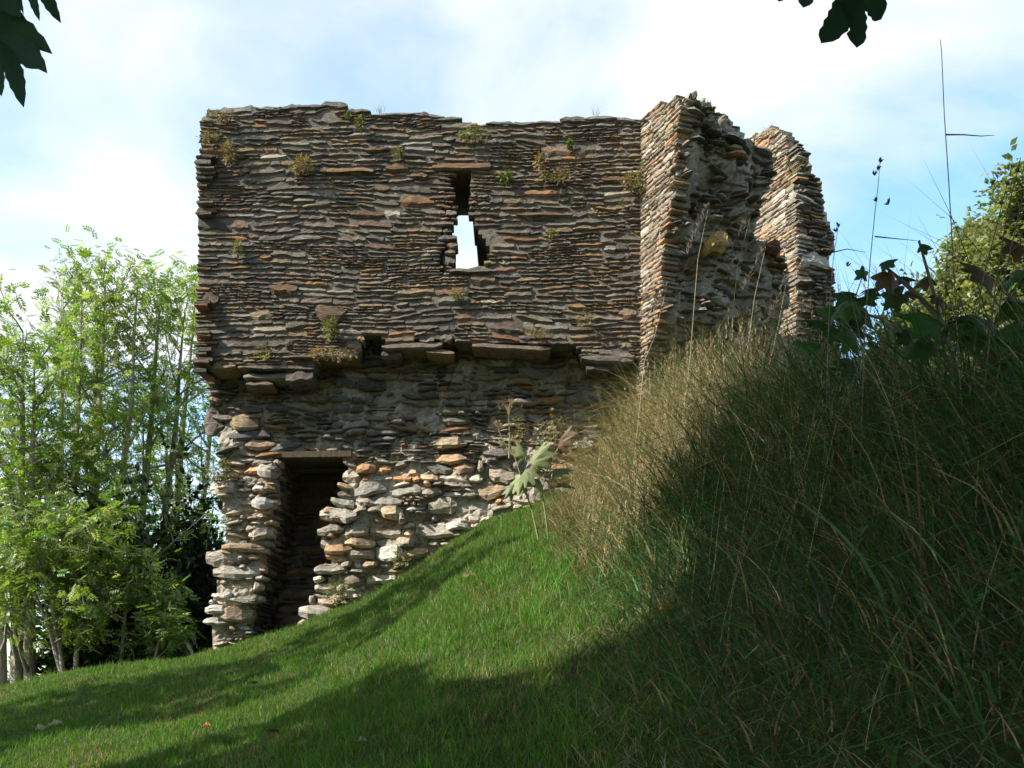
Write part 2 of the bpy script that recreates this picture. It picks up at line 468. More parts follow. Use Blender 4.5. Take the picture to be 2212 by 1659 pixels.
# --- lower wall, robbed of its facing
def recess(U, V):
    r = 0.46 - 0.26 * (1 - smooth(V, 3.9, 5.2))
    r = r - 0.10 * smooth(-U, 2.9, 3.5) * (1 - smooth(V, 4.6, 5.4))
    return r + 0.05 * snoise(U, V, 41, 0.8)
def m_low(U, V, D): return np.stack([U, YF + recess(U, V) - D, V], -1)
YL = 14.8
LOW = to_front([(432, 780), (445, 830), (447, 905), (468, 950), (478, 1000), (474, 1060), (490, 1100), (492, 1180), (478, 1250), (462, 1320), (468, 1360), (458, 1440), (1420, 1440), (1420, 740), (1000, 720), (760, 720), (520, 760)], YL)
DOOR = to_front([(606, 984), (742, 978), (738, 1020), (722, 1080), (702, 1100), (694, 1160), (696, 1210), (676, 1290), (640, 1345), (640, 1450), (548, 1450), (556, 1340), (578, 1240), (596, 1150), (604, 1060)], YL)
DOOR_CORE = to_front([(596, 978), (752, 972), (744, 1080), (716, 1160), (716, 1230), (690, 1300), (655, 1345), (655, 1450), (535, 1450), (545, 1340), (565, 1240), (584, 1150), (592, 1060)], YL)
def in_low(u, v): return poly_inside(LOW, u, v) & ~poly_inside(DOOR, u, v)
def in_low_core(u, v): return poly_inside(LOW, u, v) & ~poly_inside(DOOR_CORE, u, v)
lb = (-4.4, 2.0, P(0, 1440, YL)[2], P(0, 715, YL)[2])
low = slab('lower_wall', m_low, lb, 0.045, in_low_core, 2.2, -0.02, tower, M_LIME, 0.05, 0.02)
vsplit = P(0, 1000, YL)[2]
rng = np.random.default_rng(17)
lay(rng, 'low', m_low, (lb[0], lb[1], vsplit, lb[3]), in_low, thick=(0.04, 0.13), band=(0.1, 0.34), aspect=(1.6, 5.5), prot=(-0.02, 0.09), depth=(0.12, 0.25),
    pal=PAL_RUB, gap=0.02, taper=(0.1, 0.65), rotj=0.11, drop=0.08, lmax=0.5, rnd=0.4, proud=0.16, ncol=5)
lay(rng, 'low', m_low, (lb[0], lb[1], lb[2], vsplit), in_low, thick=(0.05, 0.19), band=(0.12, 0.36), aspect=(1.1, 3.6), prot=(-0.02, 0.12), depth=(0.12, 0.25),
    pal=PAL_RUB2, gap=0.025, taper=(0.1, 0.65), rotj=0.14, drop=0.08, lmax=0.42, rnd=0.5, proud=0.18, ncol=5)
# back of the doorway passage and its stone jambs
def m_back(U, V, D): return np.stack([U, 16.2 + 0.12 * (V - 3) - D, V], -1)
bb = (-4.0, -2.0, 1.6, 5.2)
slab('passage_wall', m_back, bb, 0.08, lambda u, v: np.ones(np.shape(u), bool), 0.5, -0.03, tower, M_MORTAR, 0.03, 0.0)
lay(np.random.default_rng(18), 'passage', m_back, (bb[0] + .2, bb[1] - .2, bb[2], bb[3] - .2), lambda u, v: np.ones(np.shape(u), bool), thick=(0.07, 0.13), aspect=(2, 4.5), prot=(0, 0.07), gap=0.02, rnd=0.4, rotj=0.07)

DL = np.array([(604, 984), (603, 1060), (596, 1150), (578, 1240), (556, 1340), (548, 1450)], float)
def m_jamb(U, V, D):
    pv = HY - (V - CZ) * F / YL
    return np.stack([(np.interp(pv, DL[:, 1], DL[:, 0]) - 12 - CX) / F * YL + D, 14.95 + U, V], -1)
lay(np.random.default_rng(19), 'low', m_jamb, (0.0, 1.3, 1.7, P(0, 990, YL)[2]), lambda u, v: u > 0.0, thick=(0.05, 0.15), aspect=(1.2, 4), prot=(0.0, 0.06), pal=PAL_RUB, gap=0.02, rotj=.08, rnd=.4, taper=(.1, .5))

# --- the broken return wall
A = np.array([1.73, 14.5]); DR = np.array([0.417, -1.0]); DR /= np.linalg.norm(DR)
NR = np.array([-DR[1] * -1, DR[0] * -1]);  NR = np.array([DR[1], -DR[0]])      # faces left, towards the sun
if NR[0] > 0: NR = -NR
def m_ret(U, V, D):
    return np.stack([A[0] + DR[0] * U + NR[0] * D, A[1] + DR[1] * U + NR[1] * D, V], -1)
def edge_t(px, py):      # how far the return reaches at a point of its broken edge
    k = (px - CX) / F
    t = (k * A[1] - A[0]) / (DR[0] - k * DR[1])
    return t, CZ + (HY - py) / F * (A[1] + DR[1] * t)
EDGE = [edge_t(*p) for p in [(1392, 805), (1400, 760), (1418, 700), (1428, 640), (1434, 560), (1440, 510), (1452, 440), (1460, 360), (1464, 290), (1470, 216)]]
EV = np.array([e[1] for e in EDGE]); ET = np.array([e[0] for e in EDGE])
def tmax(v): return np.interp(v, EV, ET)
ztop = EV[-1]
RTOP = [(-0.2, CZ + (HY - 262) / F * 14.5 - 0.02), (0.1, CZ + (HY - 240) / F * 14.4), (0.3, CZ + (HY - 224) / F * 14.25), (0.45, CZ + (HY - 226) / F * 14.1), (0.9, CZ + (HY - 212) / F * 13.7), (1.6, ztop + 0.02)]
RTu = np.array([p[0] for p in RTOP]); RTz = np.array([p[1] for p in RTOP])
def in_ret(u, v): return (u > -0.15) & (u < tmax(v) + 0.03 * snoise(v * 3, v * 0, 9, 1.5)) & (v < np.interp(u, RTu, RTz))
rb = (-0.1, 1.3, 4.2, ztop + 0.1)
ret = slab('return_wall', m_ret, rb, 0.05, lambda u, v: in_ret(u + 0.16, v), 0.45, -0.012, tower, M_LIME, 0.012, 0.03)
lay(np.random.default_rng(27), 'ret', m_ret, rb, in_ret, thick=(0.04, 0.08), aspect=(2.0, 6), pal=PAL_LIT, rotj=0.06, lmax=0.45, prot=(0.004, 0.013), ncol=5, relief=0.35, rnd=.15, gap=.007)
# broken end, rubble core laid bare
NE = DR.copy()                     # looks at the viewer
DE = -NR                           # runs away to the right
def m_end(U, V, D):
    b = tmax(V) - 0.06 + 0.09 * snoise(U, V, 51, 0.6) + 0.05 * snoise(U, V, 52, 1.6) - 0.10 * smooth(U, 0.9, 1.6)
    return np.stack([A[0] + DR[0] * (b + D) + DE[0] * U, A[1] + DR[1] * (b + D) + DE[1] * U, V], -1)
def end_uv(px, py):
    t = 0.8
    for _ in range(6):
        o = A + DR * t; k = (px - CX) / F
        u = (k * o[1] - o[0]) / (DE[0] - k * DE[1]); y = o[1] + DE[1] * u
        v = CZ + (HY - py) / F * y; t = float(tmax(v)) - 0.06
    return u, v
ENDP = [end_uv(*p) for p in [(1392, 830), (1402, 760), (1428, 640), (1440, 510), (1460, 360), (1468, 225), (1485, 208), (1530, 205), (1548, 222), (1560, 240), (1605, 262), (1618, 280), (1650, 300), (1680, 318), (1690, 340),
                             (1682, 380), (1655, 420), (1645, 470), (1640, 500), (1690, 520), (1715, 545), (1712, 600), (1716, 640), (1705, 690), (1692, 730), (1690, 830)]]
def in_end(u, v): return poly_inside(ENDP, u, v)
eb = (-0.1, 2.1, 4.2, ztop + 0.3)
slab('broken_end', m_end, eb, 0.05, in_end, 0.9, -0.03, tower, M_LIME, 0.05, 0.02)
lay(np.random.default_rng(37), 'end', m_end, eb, in_end, thick=(0.05, 0.11), band=(0.12, 0.3), block=(0.2, .7), aspect=(1.6, 4.5), prot=(-0.05, 0.10), depth=(0.12, 0.22), pal=PAL_RUB,
    gap=0.025, taper=(0.35, 0.8), rotj=0.16, drop=0.2, lmax=0.4, rnd=0.5, proud=0.15)

# --- the wall beyond, seen past the broken end
def plane_wall(o, d):
    d = np.array(d) / np.linalg.norm(d); n = np.array([d[1], -d[0]])
    if n[1] > 0: n = -n
    def mf(U, V, D): return np.stack([o[0] + d[0] * U + n[0] * D, o[1] + d[1] * U + n[1] * D, V], -1)
    def uv(px, py):
        k = (px - CX) / F; u = (k * o[1] - o[0]) / (d[0] - k * d[1])
        return u, CZ + (HY - py) / F * (o[1] + d[1] * u)
    return mf, uv
C0 = P(1722, 0, 16.6)[:2]
m_r1, uv1 = plane_wall(C0 - DR * 1.6, DR)
R1 = [uv1(*p) for p in [(1560, 830), (1560, 330), (1640, 285), (1658, 274), (1682, 280), (1700, 300), (1702, 345), (1706, 380), (1716, 420), (1722, 470), (1723, 545), (1723, 600), (1723, 650), (1723, 720), (1723, 830)]]
def in_r1(u, v): return poly_inside(R1, u, v)
r1b = (-1.5, 2.2, 4.6, 10.6)
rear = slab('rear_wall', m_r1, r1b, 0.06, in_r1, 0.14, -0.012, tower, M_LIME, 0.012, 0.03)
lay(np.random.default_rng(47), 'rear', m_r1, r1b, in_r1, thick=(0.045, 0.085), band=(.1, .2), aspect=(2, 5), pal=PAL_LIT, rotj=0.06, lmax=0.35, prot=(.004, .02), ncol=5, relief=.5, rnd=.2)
m_r2, uv2 = plane_wall(C0, DE)
R2 = [uv2(*p) for p in [(1721, 830), (1721, 470), (1716, 420), (1708, 380), (1704, 345), (1700, 310), (1722, 308), (1742, 318), (1748, 352), (1758, 378), (1775, 392), (1778, 430), (1786, 470), (1800, 500), (1804, 530), (1788, 560), (1806, 590), (1798, 620), (1806, 640), (1800, 680), (1812, 720), (1820, 830)]]
def in_r2(u, v): return poly_inside(R2, u, v) & (np.asarray(u) > 0.0)
r2b = (-0.4, 1.2, 4.6, 10.6)
slab('rear_wall_end', m_r2, r2b, 0.05, lambda u, v: in_r2(u - .06, v), 0.9, -0.05, tower, M_LIME, 0.03, 0.02)
lay(np.random.default_rng(57), 'rear_end', m_r2, r2b, in_r2, thick=(0.045, 0.09), aspect=(2, 5), prot=(-0.02, 0.06), pal=PAL_RUB, gap=0.012, rotj=0.08, lmax=0.4, proud=0.1)

# --- stones that stand out one by one
rng = np.random.default_rng(99)
def special(key, mapfn, uvf, px, py, wpx, hpx, Y, prot, col, label=None, depth=0.3, rot=0.0, taper=0.2, rnd=0.25, ncol=6):
    u, v = uvf(px, py)
    V, fc = stone_geo(rng, mapfn, u, v, wpx / F * Y, hpx / F * Y, prot, depth, ncol, rot, taper, rnd)
    STONES.append([1e9, key, V, fc, np.array(col), label])
fuv = lambda x, y: tuple(P(x, y, YF)[[0, 2]]); luv = lambda x, y: tuple(P(x, y, YL)[[0, 2]])
special('front', m_front, fuv, 997, 361, 126, 19, YF, 0.045, (0.20, 0.125, 0.075), 'long brown lintel slab over the slit window', 0.5)
special('front', m_front, fuv, 748, 370, 118, 13, YF, 0.045, (0.24, 0.15, 0.09), 'long thin orange slab')
special('front', m_front, fuv, 1014, 586, 84, 14, YF, 0.04, (0.16, 0.14, 0.12), 'flat sill slab under the slit window', 0.6)
for x, y, w, h in ((500, 240, 70, 20), (545, 238, 56, 22), (590, 236, 60, 14), (632, 232, 54, 16), (675, 230, 66, 12), (722, 226, 56, 18), (775, 240, 50, 14), (850, 248, 90, 12), (925, 250, 70, 12), (968, 258, 60, 12), (1030, 272, 70, 10), (1080, 266, 60, 12),
                   (1130, 268, 66, 12), (1185, 265, 60, 10), (1240, 256, 60, 16), (1295, 256, 70, 14), (1350, 260, 60, 14), (460, 256, 50, 18)):
    special('front', m_front, fuv, x, y, w, h, YF, rng.uniform(0, .03), np.array((0.17, 0.16, 0.145)) * rng.uniform(.75, 1.3), None, 0.5, rng.uniform(-.08, .08), 0.5, .4)
for x, y, w, h in ((612, 624, 60, 26), (858, 365, 48, 17), (905, 381, 36, 16), (455, 652, 34, 36), (815, 324, 50, 12), (715, 675, 66, 40), (1330, 388, 60, 16), (1175, 465, 120, 12)):
    special('front', m_front, fuv, x, y, w, h, YF, 0.04, (0.19, 0.12, 0.07) if h < 30 else (0.16, 0.11, 0.075), None, 0.2, rng.uniform(-.12, .05), 0.5)
for x, y, w, h, p in ((590, 812, 130, 16, .0), (648, 818, 58, 28, .08), (560, 830, 60, 12, 0.02), (600, 796, 150, 10, .06), (700, 772, 150, 10, .07), (470, 790, 80, 22, 0.02), (890, 748, 130, 18, .03), (1105, 752, 170, 14, .05), (1310, 778, 110, 18, .05),
                      (1292, 795, 50, 14, .0), (845, 762, 44, 24, -.05), (950, 760, 60, 14, .0)):
    special('front', m_front, fuv, x, y, w, h, YF, p, pick(rng, PAL_SLATE), None, 0.45, rng.uniform(-.06, .06), rng.uniform(.3, .6), .35, 7)
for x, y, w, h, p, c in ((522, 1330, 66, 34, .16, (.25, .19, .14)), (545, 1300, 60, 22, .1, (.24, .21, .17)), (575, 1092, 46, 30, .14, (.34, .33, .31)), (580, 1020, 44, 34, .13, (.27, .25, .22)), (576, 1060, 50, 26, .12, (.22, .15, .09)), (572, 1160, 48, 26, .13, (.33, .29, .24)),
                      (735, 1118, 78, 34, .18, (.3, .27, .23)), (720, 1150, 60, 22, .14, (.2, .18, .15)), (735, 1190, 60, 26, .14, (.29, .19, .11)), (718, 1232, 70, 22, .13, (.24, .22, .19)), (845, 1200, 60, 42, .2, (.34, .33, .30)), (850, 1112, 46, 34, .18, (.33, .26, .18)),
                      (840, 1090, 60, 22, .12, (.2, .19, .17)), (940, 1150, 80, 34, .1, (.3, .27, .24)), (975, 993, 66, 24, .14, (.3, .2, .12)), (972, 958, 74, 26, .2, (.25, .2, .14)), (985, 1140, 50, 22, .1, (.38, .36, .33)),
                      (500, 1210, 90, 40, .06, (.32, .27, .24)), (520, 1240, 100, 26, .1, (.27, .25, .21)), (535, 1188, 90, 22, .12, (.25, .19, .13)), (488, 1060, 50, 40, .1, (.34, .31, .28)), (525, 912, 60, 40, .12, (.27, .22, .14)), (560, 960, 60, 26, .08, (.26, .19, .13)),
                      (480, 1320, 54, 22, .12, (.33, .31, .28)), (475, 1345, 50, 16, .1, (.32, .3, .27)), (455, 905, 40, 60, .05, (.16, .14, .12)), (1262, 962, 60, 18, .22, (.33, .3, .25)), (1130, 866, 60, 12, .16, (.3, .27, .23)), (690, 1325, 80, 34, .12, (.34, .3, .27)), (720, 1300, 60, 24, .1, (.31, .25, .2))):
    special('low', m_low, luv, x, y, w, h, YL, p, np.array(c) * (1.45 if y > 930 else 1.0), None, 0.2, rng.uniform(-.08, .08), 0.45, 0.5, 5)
special('end', m_end, end_uv, 1532, 537, 52, 44, 13.8, 0.2, (0.42, 0.29, 0.12), 'rounded yellow boulder jutting from the rubble core', 0.1, 0.25, 0.55, 0.75, 7)
for x, y, w, h, p, c in ((1538, 720, 36, 32, .12, (.34, .25, .18)), (1610, 745, 40, 34, .14, (.33, .27, .23)), (1682, 530, 40, 30, .1, (.2, .09, .07)), (1600, 735, 26, 18, .1, (.5, .47, .44)), (1590, 605, 40, 22, .1, (.3, .25, .2)), (1560, 650, 60, 30, .06, (.38, .36, .33)),
                      (1585, 780, 60, 20, .14, (.33, .29, .24))):
    special('end', m_end, end_uv, x, y, w, h, 13.9, p, c, None, 0.15, rng.uniform(-.15, .15), 0.5, 0.6, 5)
special('rear_end', m_r2, uv2, 1760, 566, 74, 36, 16.8, 0.05, (0.50, 0.47, 0.43), 'pale lime mortar block', 0.3, 0.0, 0.3, 0.4, 7)

# the 300 stones that show largest are objects of their own, the rest of each wall is one part
parents = {'front': front, 'low': low, 'passage': bpy.data.objects['passage_wall'], 'ret': ret, 'end': bpy.data.objects['broken_end'], 'rear': rear, 'rear_end': bpy.data.objects['rear_wall_end']}
mats = {'front': M_SLATE, 'low': M_RUBBLE, 'passage': M_RUBBLE, 'ret': M_SLATE, 'end': M_RUBBLE, 'rear': M_SLATE, 'rear_end': M_RUBBLE}
for s in STONES:
    V = s[2]
    if s[0] == 0:
        px = CX + F * V[:, 0] / V[:, 1]; py = HY - F * (V[:, 2] - CZ) / V[:, 1]
        a = np.ptp(px) * np.ptp(py)
        c = V.mean(0)
        if s[1] == 'passage' or c[2] < ground_z(c[0], c[1] - .25) + 0.02 or (s[1] == 'front' and abs(V[:, 0].mean() + 4.215) < .2): a = 0
        if s[1] == 'low' and V[:, 0].mean() > 0.6: a = 0
        s[0] = a
order = sorted(range(len(STONES)), key=lambda k: -STONES[k][0])
single = set(order[:300])
joined = {k: MB() for k in parents}
for k, s in enumerate(STONES):
    if k in single:
        o = build('stone', s[2], s[3], mats[s[1]], parents[s[1]], np.broadcast_to(s[4], (len(s[2]), 3)))
        if s[5]: o['label'] = s[5]
    else:
        joined[s[1]].add(s[2], s[3], s[4])
for k, mb in joined.items():
    if mb.n: tag(mb.done('stone_facing', mats[k], parents[k]), kind='stuff')
print('stones', len(STONES))
# timber lintels of the doorway
for k, (y0, z) in enumerate(((0.04, 0.0), (0.30, 0.012), (0.56, 0.02), (0.82, 0.03))):
    c = P(672, 984, 14.75); mb = MB()
    x0, x1 = c[0] - 0.52, c[0] + 0.54; ya, yb = 14.74 + y0, 14.74 + y0 + 0.235; za, zb = c[2] - 0.02 + z, c[2] + 0.06 + z
    V = [(x, y, zz + (0.015 if x > c[0] else 0)) for zz in (za, zb) for y in (ya, yb) for x in (x0, x1)]
    mb.add(V, [[[0, 2, 3, 1], [4, 5, 7, 6], [0, 1, 5, 4], [2, 6, 7, 3], [0, 4, 6, 2], [1, 3, 7, 5]]])
    mb.done('lintel_board', M_WOOD, low)

# ------------------------------------------------------------------ grass
def blades(name, X, Y, L, W, lean, tint, mat, seg=3, az=None, curl=0.6, rng=None, z=None, parent=None, tipfade=True):
    n = len(X); Z = ground_z(X, Y) - 0.01 if z is None else z
    az = rng.uniform(0, 6.283, n) if az is None else az
    d = np.stack([np.cos(az), np.sin(az), np.zeros(n)], -1)
    fa = rng.uniform(0, 6.283, n); side = np.stack([np.cos(fa), np.sin(fa), np.zeros(n)], -1)
    base = np.stack([X, Y, Z], -1)
    V = []; T = []
    for k in range(seg + 1):
        t = k / seg
        ang = lean * (0.35 + curl * 1.3 * t)
        hor = L * t * np.sin(np.clip(ang, 0, 1.9)); ver = L * t * np.cos(np.clip(ang, 0, 1.45))
        c = base + d * hor[:, None]; c[:, 2] += ver
        w = W * (1 - t ** 1.6) * 0.5
        if k < seg:
            V += [c - side * w[:, None], c + side * w[:, None]]
        else: V += [c]
    m = 2 * seg + 1
    V = np.stack(V, 1).reshape(-1, 3)
    o = np.arange(n)[:, None] * m
    q = []
    for k in range(seg - 1):
        q.append(o + np.array([[2 * k, 2 * k + 1, 2 * k + 3, 2 * k + 2]]))
    tr = o + np.array([[2 * seg - 2, 2 * seg - 1, 2 * seg]])
    T = np.repeat(tint, m, axis=0)
    fc = ([np.concatenate(q)] if q else []) + [tr]
    return build(name, V, fc, mat, parent, T)

def xtoe(Y): return 0.62 - 0.013 * Y
def behind_wall(X, Y): return (Y > 14.62) & (X > -4.1) & (X < 2.2)
rng = np.random.default_rng(3)
def scatter(rng, x0, x1, y0, y1, dens):
    n = int((x1 - x0) * (y1 - y0) * dens)
    return rng.uniform(x0, x1, n), rng.uniform(y0, y1, n)
LX, LY = [], []
for y0, y1, de in ((2.4, 3.6, 5200), (3.6, 6, 5200), (6, 8.5, 4200), (8.5, 11, 3000), (11, 14.75, 2300)):
    x, y = scatter(rng, -0.56 * y1 - 1.0, 1.6, y0, y1, de)
    k = (x > -0.56 * y - 0.7) & (x < xtoe(y) + 0.5 * rng.random(len(x))) & ~behind_wall(x, y)
    LX.append(x[k]); LY.append(y[k])
X = np.concatenate(LX); Y = np.concatenate(LY); n = len(X)
cl = snoise(X, Y, 61, 0.9) * .5 + snoise(X, Y, 62, 2.6) * .5
cl2 = snoise(X, Y, 63, 0.45)
L = rng.uniform(0.035, 0.085, n) * (1 + 0.5 * np.clip(cl, -1, 1.2)) * (1 + 0.5 * (rng.random(n) < 0.06))
gcol = np.array([[0.058, 0.150, 0.014]]) * rng.uniform(0.65, 1.45, (n, 1)) * (1 + 0.12 * rng.standard_normal((n, 3)))
yel = np.array([[0.12, 0.17, 0.035]]); straw = np.array([[0.27, 0.22, 0.11]])
k = rng.random(n); thr = 0.07 + 0.34 * np.clip(cl2, 0, 1)
gcol = np.where((k < thr)[:, None], straw * rng.uniform(0.6, 1.2, (n, 1)), np.where((k < 0.32)[:, None], yel * rng.uniform(0.6, 1.2, (n, 1)), gcol))
gcol = np.clip(gcol, 0.01, 0.6)
W = rng.uniform(0.003, 0.0055, n) * (1 + 0.05 * Y)
lg = blades('lawn_grass', X, Y, L, W, rng.uniform(0.1, 0.95, n), gcol, M_GRASS, 2, rng=rng)
tag(lg, 'short mown green grass on the slope below the tower', 'grass', kind='stuff')
print('lawn blades', n)
# longer tufts in the lawn, more of them towards the bank and the wall foot
nt = 620
tx = rng.uniform(-6, 0.7, nt); ty = rng.uniform(4.2, 14.4, nt)
pr = 0.18 + 0.82 * smooth(tx, -1.8, 0.5)
k = (rng.random(nt) < pr) & (tx > -0.55 * ty) & (tx < xtoe(ty)); tx, ty = tx[k], ty[k]
per = 26; X = np.repeat(tx, per) + rng.normal(0, 0.05, len(tx) * per); Y = np.repeat(ty, per) + rng.normal(0, 0.05, len(tx) * per); n = len(X)
k = ~behind_wall(X, Y); X, Y = X[k], Y[k]; n = len(X)
tf = np.clip(np.array([[0.085, 0.19, 0.022]]) * rng.uniform(0.55, 1.5, (n, 1)) * (1 + 0.15 * rng.standard_normal((n, 3))), 0.01, 0.5)
tg = blades('grass_tufts', X, Y, rng.uniform(0.08, 0.17, n) * (1 + .6 * smooth(X, -.6, .4)), rng.uniform(0.004, 0.007, n), rng.uniform(0.15, 0.9, n), tf, M_GRASS, 3, rng=rng)
tag(tg, 'longer bright green grass tufts scattered over the mown slope', 'grass', kind='stuff')
# tall rough grass on the bank
BX, BY = [], []
for y0, y1, de in ((1.3, 3.4, 1300), (3.4, 6, 1050), (6, 9, 900), (9, 13.6, 900)):
    x, y = scatter(rng, 0.2, 5.2, y0, y1, de)
    k = (x > xtoe(y) + 0.05 - 0.2 * rng.random(len(x))) & (x < 0.52 * y + 1.0) & ~((x > 1.6) & (y > 13.3) & (x < 4))
    BX.append(x[k]); BY.append(y[k])
X = np.concatenate(BX); Y = np.concatenate(BY); n = len(X)
u = X - xtoe(Y)
L = (0.24 + 0.85 * rng.random(n) ** 1.5) * (0.45 + 0.55 * smooth(u, 0, 0.7)) * (1 + 0.25 * snoise(X, Y, 71, 0.5))
L *= 1 - 0.4 * smooth(X, 1.9, 2.8)
# slope-foot strip towards the viewer is shorter, trampled litter
L *= 0.5 + 0.5 * smooth(u + (Y - 4) * 0.18, 0.5, 1.3)
az = rng.normal(math.pi * 1.02, 0.9, n) + 0.9 * snoise(X, Y, 72, 0.8)
dry = rng.random(n) < (0.16 + 0.50 * smooth(Y, 7.0, 9.5) * smooth(-X, -2.4, -1.4))
gc = np.array([[0.038, 0.080, 0.022]]) * rng.uniform(0.6, 1.5, (n, 1)) * (1 + 0.15 * rng.standard_normal((n, 3)))
st = np.array([[0.36, 0.275, 0.14]]) * rng.uniform(0.3, 1.25, (n, 1)) * (1 + 0.06 * rng.standard_normal((n, 3)))
rust = np.array([[0.20, 0.10, 0.05]]) * rng.uniform(0.6, 1.2, (n, 1))
tc_ = np.where(dry[:, None], st, gc); tc_ = np.where((rng.random(n) < 0.05)[:, None], rust, tc_)
bg_ = blades('bank_grass', X, Y, L, rng.uniform(0.004, 0.011, n), rng.uniform(0.25, 1.35, n), np.clip(tc_, 0.01, 0.7), M_TALL, 5, az, 0.8, rng)
tag(bg_, 'tall rough green and straw coloured grass covering the steep bank', 'grass', kind='stuff')
print('bank blades', n)
x, y = scatter(rng, 0.5, 4.6, 1.6, 11.5, 75); k = (x > xtoe(y) + .1) & (x < .52 * y + .8); x, y = x[k], y[k]; n = len(x)
wb = blades('broad_grass', x, y, rng.uniform(0.35, 0.95, n) * (.6 + .4 * smooth(x - xtoe(y), 0, .8)), rng.uniform(0.009, 0.017, n), rng.uniform(0.5, 1.6, n), np.clip(np.array([[0.05, 0.12, 0.035]]) * rng.uniform(.6, 1.6, (n, 1)) * (1 + .1 * rng.standard_normal((n, 3))), .01, .5), M_TALL, 7, rng.normal(math.pi, 1.1, n), 0.95, rng)
tag(wb, 'broad arching green grass blades rising out of the bank grass', 'grass', kind='stuff')
# upright straw stems with seed heads, thickest on the sunny shoulder of the bank
ns = 2300
X = np.concatenate([rng.uniform(0.55, 2.0, ns), rng.uniform(0.9, 4.5, 380)]); Y = np.concatenate([rng.uniform(7.8, 12.8, ns), rng.uniform(4.5, 9, 380)])
k = (X > xtoe(Y) + 0.15) & (X < 0.5 * Y + .5); X, Y = X[k], Y[k]; n = len(X)
L = rng.uniform(0.55, 1.0, n) * (0.6 + 0.4 * smooth(X - xtoe(Y), 0.1, 0.8))
lean = rng.uniform(0.1, 0.5, n); az = rng.normal(0.15, 0.7, n)
sc = np.clip(np.array([[0.48, 0.385, 0.22]]) * rng.uniform(0.5, 1.25, (n, 1)) * (1 + 0.05 * rng.standard_normal((n, 3))), 0.02, 0.7)
ss = blades('straw_stems', X, Y, L, np.full(n, 0.0045), lean, sc, M_TALL, 4, az, 0.5, rng)
tag(ss, 'dry straw coloured grass stems standing on the sunny shoulder of the bank', 'grass', kind='stuff')
ang = lean * (0.35 + 0.65); tipx = X + np.cos(az) * L * np.sin(ang); tipy = Y + np.sin(az) * L * np.sin(ang); tipz = ground_z(X, Y) + L * np.cos(ang)
k = rng.random(n) < 0.6
rep = 7; sx = np.repeat(tipx[k], rep); sy = np.repeat(tipy[k], rep); m_ = len(sx)
sz = np.repeat(tipz[k], rep) - rng.uniform(-0.01, 0.13, m_)
sd = blades('seed_heads', sx - .002, sy, rng.uniform(0.02, 0.05, m_), rng.uniform(0.003, 0.007, m_), rng.uniform(0.2, 0.9, m_), np.repeat(sc[k], rep, 0) * 0.9, M_TALL, 2, np.repeat(az[k], rep) + rng.normal(0, 1.0, m_), 0.5, rng, z=sz)
tag(sd, 'feathery seed heads on the dry grass stems of the bank', 'grass', kind='stuff')
# litter of dead stalks at the foot of the bank
x, y = scatter(rng, 0.2, 3.6, 2.2, 6.5, 300); k = (x > xtoe(y) - .3) & (x < .55 * y + .3) & (x < xtoe(y) + 1.3); x, y = x[k], y[k]; n = len(x)
lt = blades('dead_grass_litter', x, y, rng.uniform(0.12, 0.4, n), rng.uniform(0.003, 0.006, n), rng.uniform(1.0, 1.9, n), np.clip(np.array([[0.30, 0.24, 0.16]]) * rng.uniform(0.4, 1.2, (n, 1)), 0, 1) * np.ones((1, 3)), M_TALL, 3, rng.uniform(0, 6.28, n), 0.7, rng, z=ground_z(x, y) + 0.03)
tag(lt, 'pale dead grass stalks lying at the dark foot of the bank', 'grass', kind='stuff')

# ------------------------------------------------------------------ leaves and trees
def leaflet(l, w, fold=0.2, droop=0.15):
    """pointed oval leaflet along +x, six vertices"""
    V = np.array([(0, 0, 0), (0.35 * l, w * .5, fold * w), (0.35 * l, -w * .5, fold * w), (0.72 * l, w * .36, fold * w * .7 - droop * l * .4), (0.72 * l, -w * .36, fold * w * .7 - droop * l * .4), (l, 0, -droop * l), (0.5 * l, 0, -droop * l * .15)])
    return V, np.array([[0, 6, 1], [0, 2, 6], [1, 6, 3], [2, 4, 6], [3, 6, 5], [6, 4, 5]])
def simple_leaflet(l, w):
    return np.array([(0, 0, 0), (0.45 * l, w * .5, .15 * w), (0.45 * l, -w * .5, .15 * w), (l, 0, -.12 * l)]), np.array([[0, 2, 1], [1, 2, 3]])
def rotz(V, a):
    c, s = math.cos(a), math.sin(a)
    return V @ np.array([[c, s, 0], [-s, c, 0], [0, 0, 1]])
def pinnate(rng, L=0.24, pairs=4):
    Vs, Fs, n = [], [], 0
    for k in range(pairs):
        t = L * (0.25 + 0.6 * k / pairs)
        for s in (1, -1):
            V, f = simple_leaflet(L * .36, L * .13)
            V = rotz(V, s * 0.95) + np.array([t, 0, -0.25 * t * t / L])
            Vs.append(V); Fs.append(f + n); n += len(V)
    V, f = simple_leaflet(L * .38, L * .14); Vs.append(V + np.array([L * .8, 0, -.16 * L])); Fs.append(f + n)
    return np.concatenate(Vs), np.concatenate(Fs)
def palmate(rng, L=0.2, k=6):
    Vs, Fs, n = [], [], 0
    for i in range(k):
        a = (i - (k - 1) / 2) * 0.72
        l = L * (1 - 0.10 * abs(i - (k - 1) / 2))
        V, f = simple_leaflet(l, l * .38)
        Vs.append(rotz(V, a)); Fs.append(f + n); n += len(V)
    return np.concatenate(Vs), np.concatenate(Fs)
def spray(rng, L=0.12, k=4):
    """a few plain leaves on a short twig"""
    Vs, Fs, n = [], [], 0
    for i in range(k):
        V, f = simple_leaflet(L * rng.uniform(.7, 1.1), L * .55)
        V = rotz(V, rng.uniform(-1.3, 1.3)) + np.array([L * .5 * i, 0, rng.uniform(-.2, .2) * L])
        Vs.append(V); Fs.append(f + n); n += len(V)
    return np.concatenate(Vs), np.concatenate(Fs)
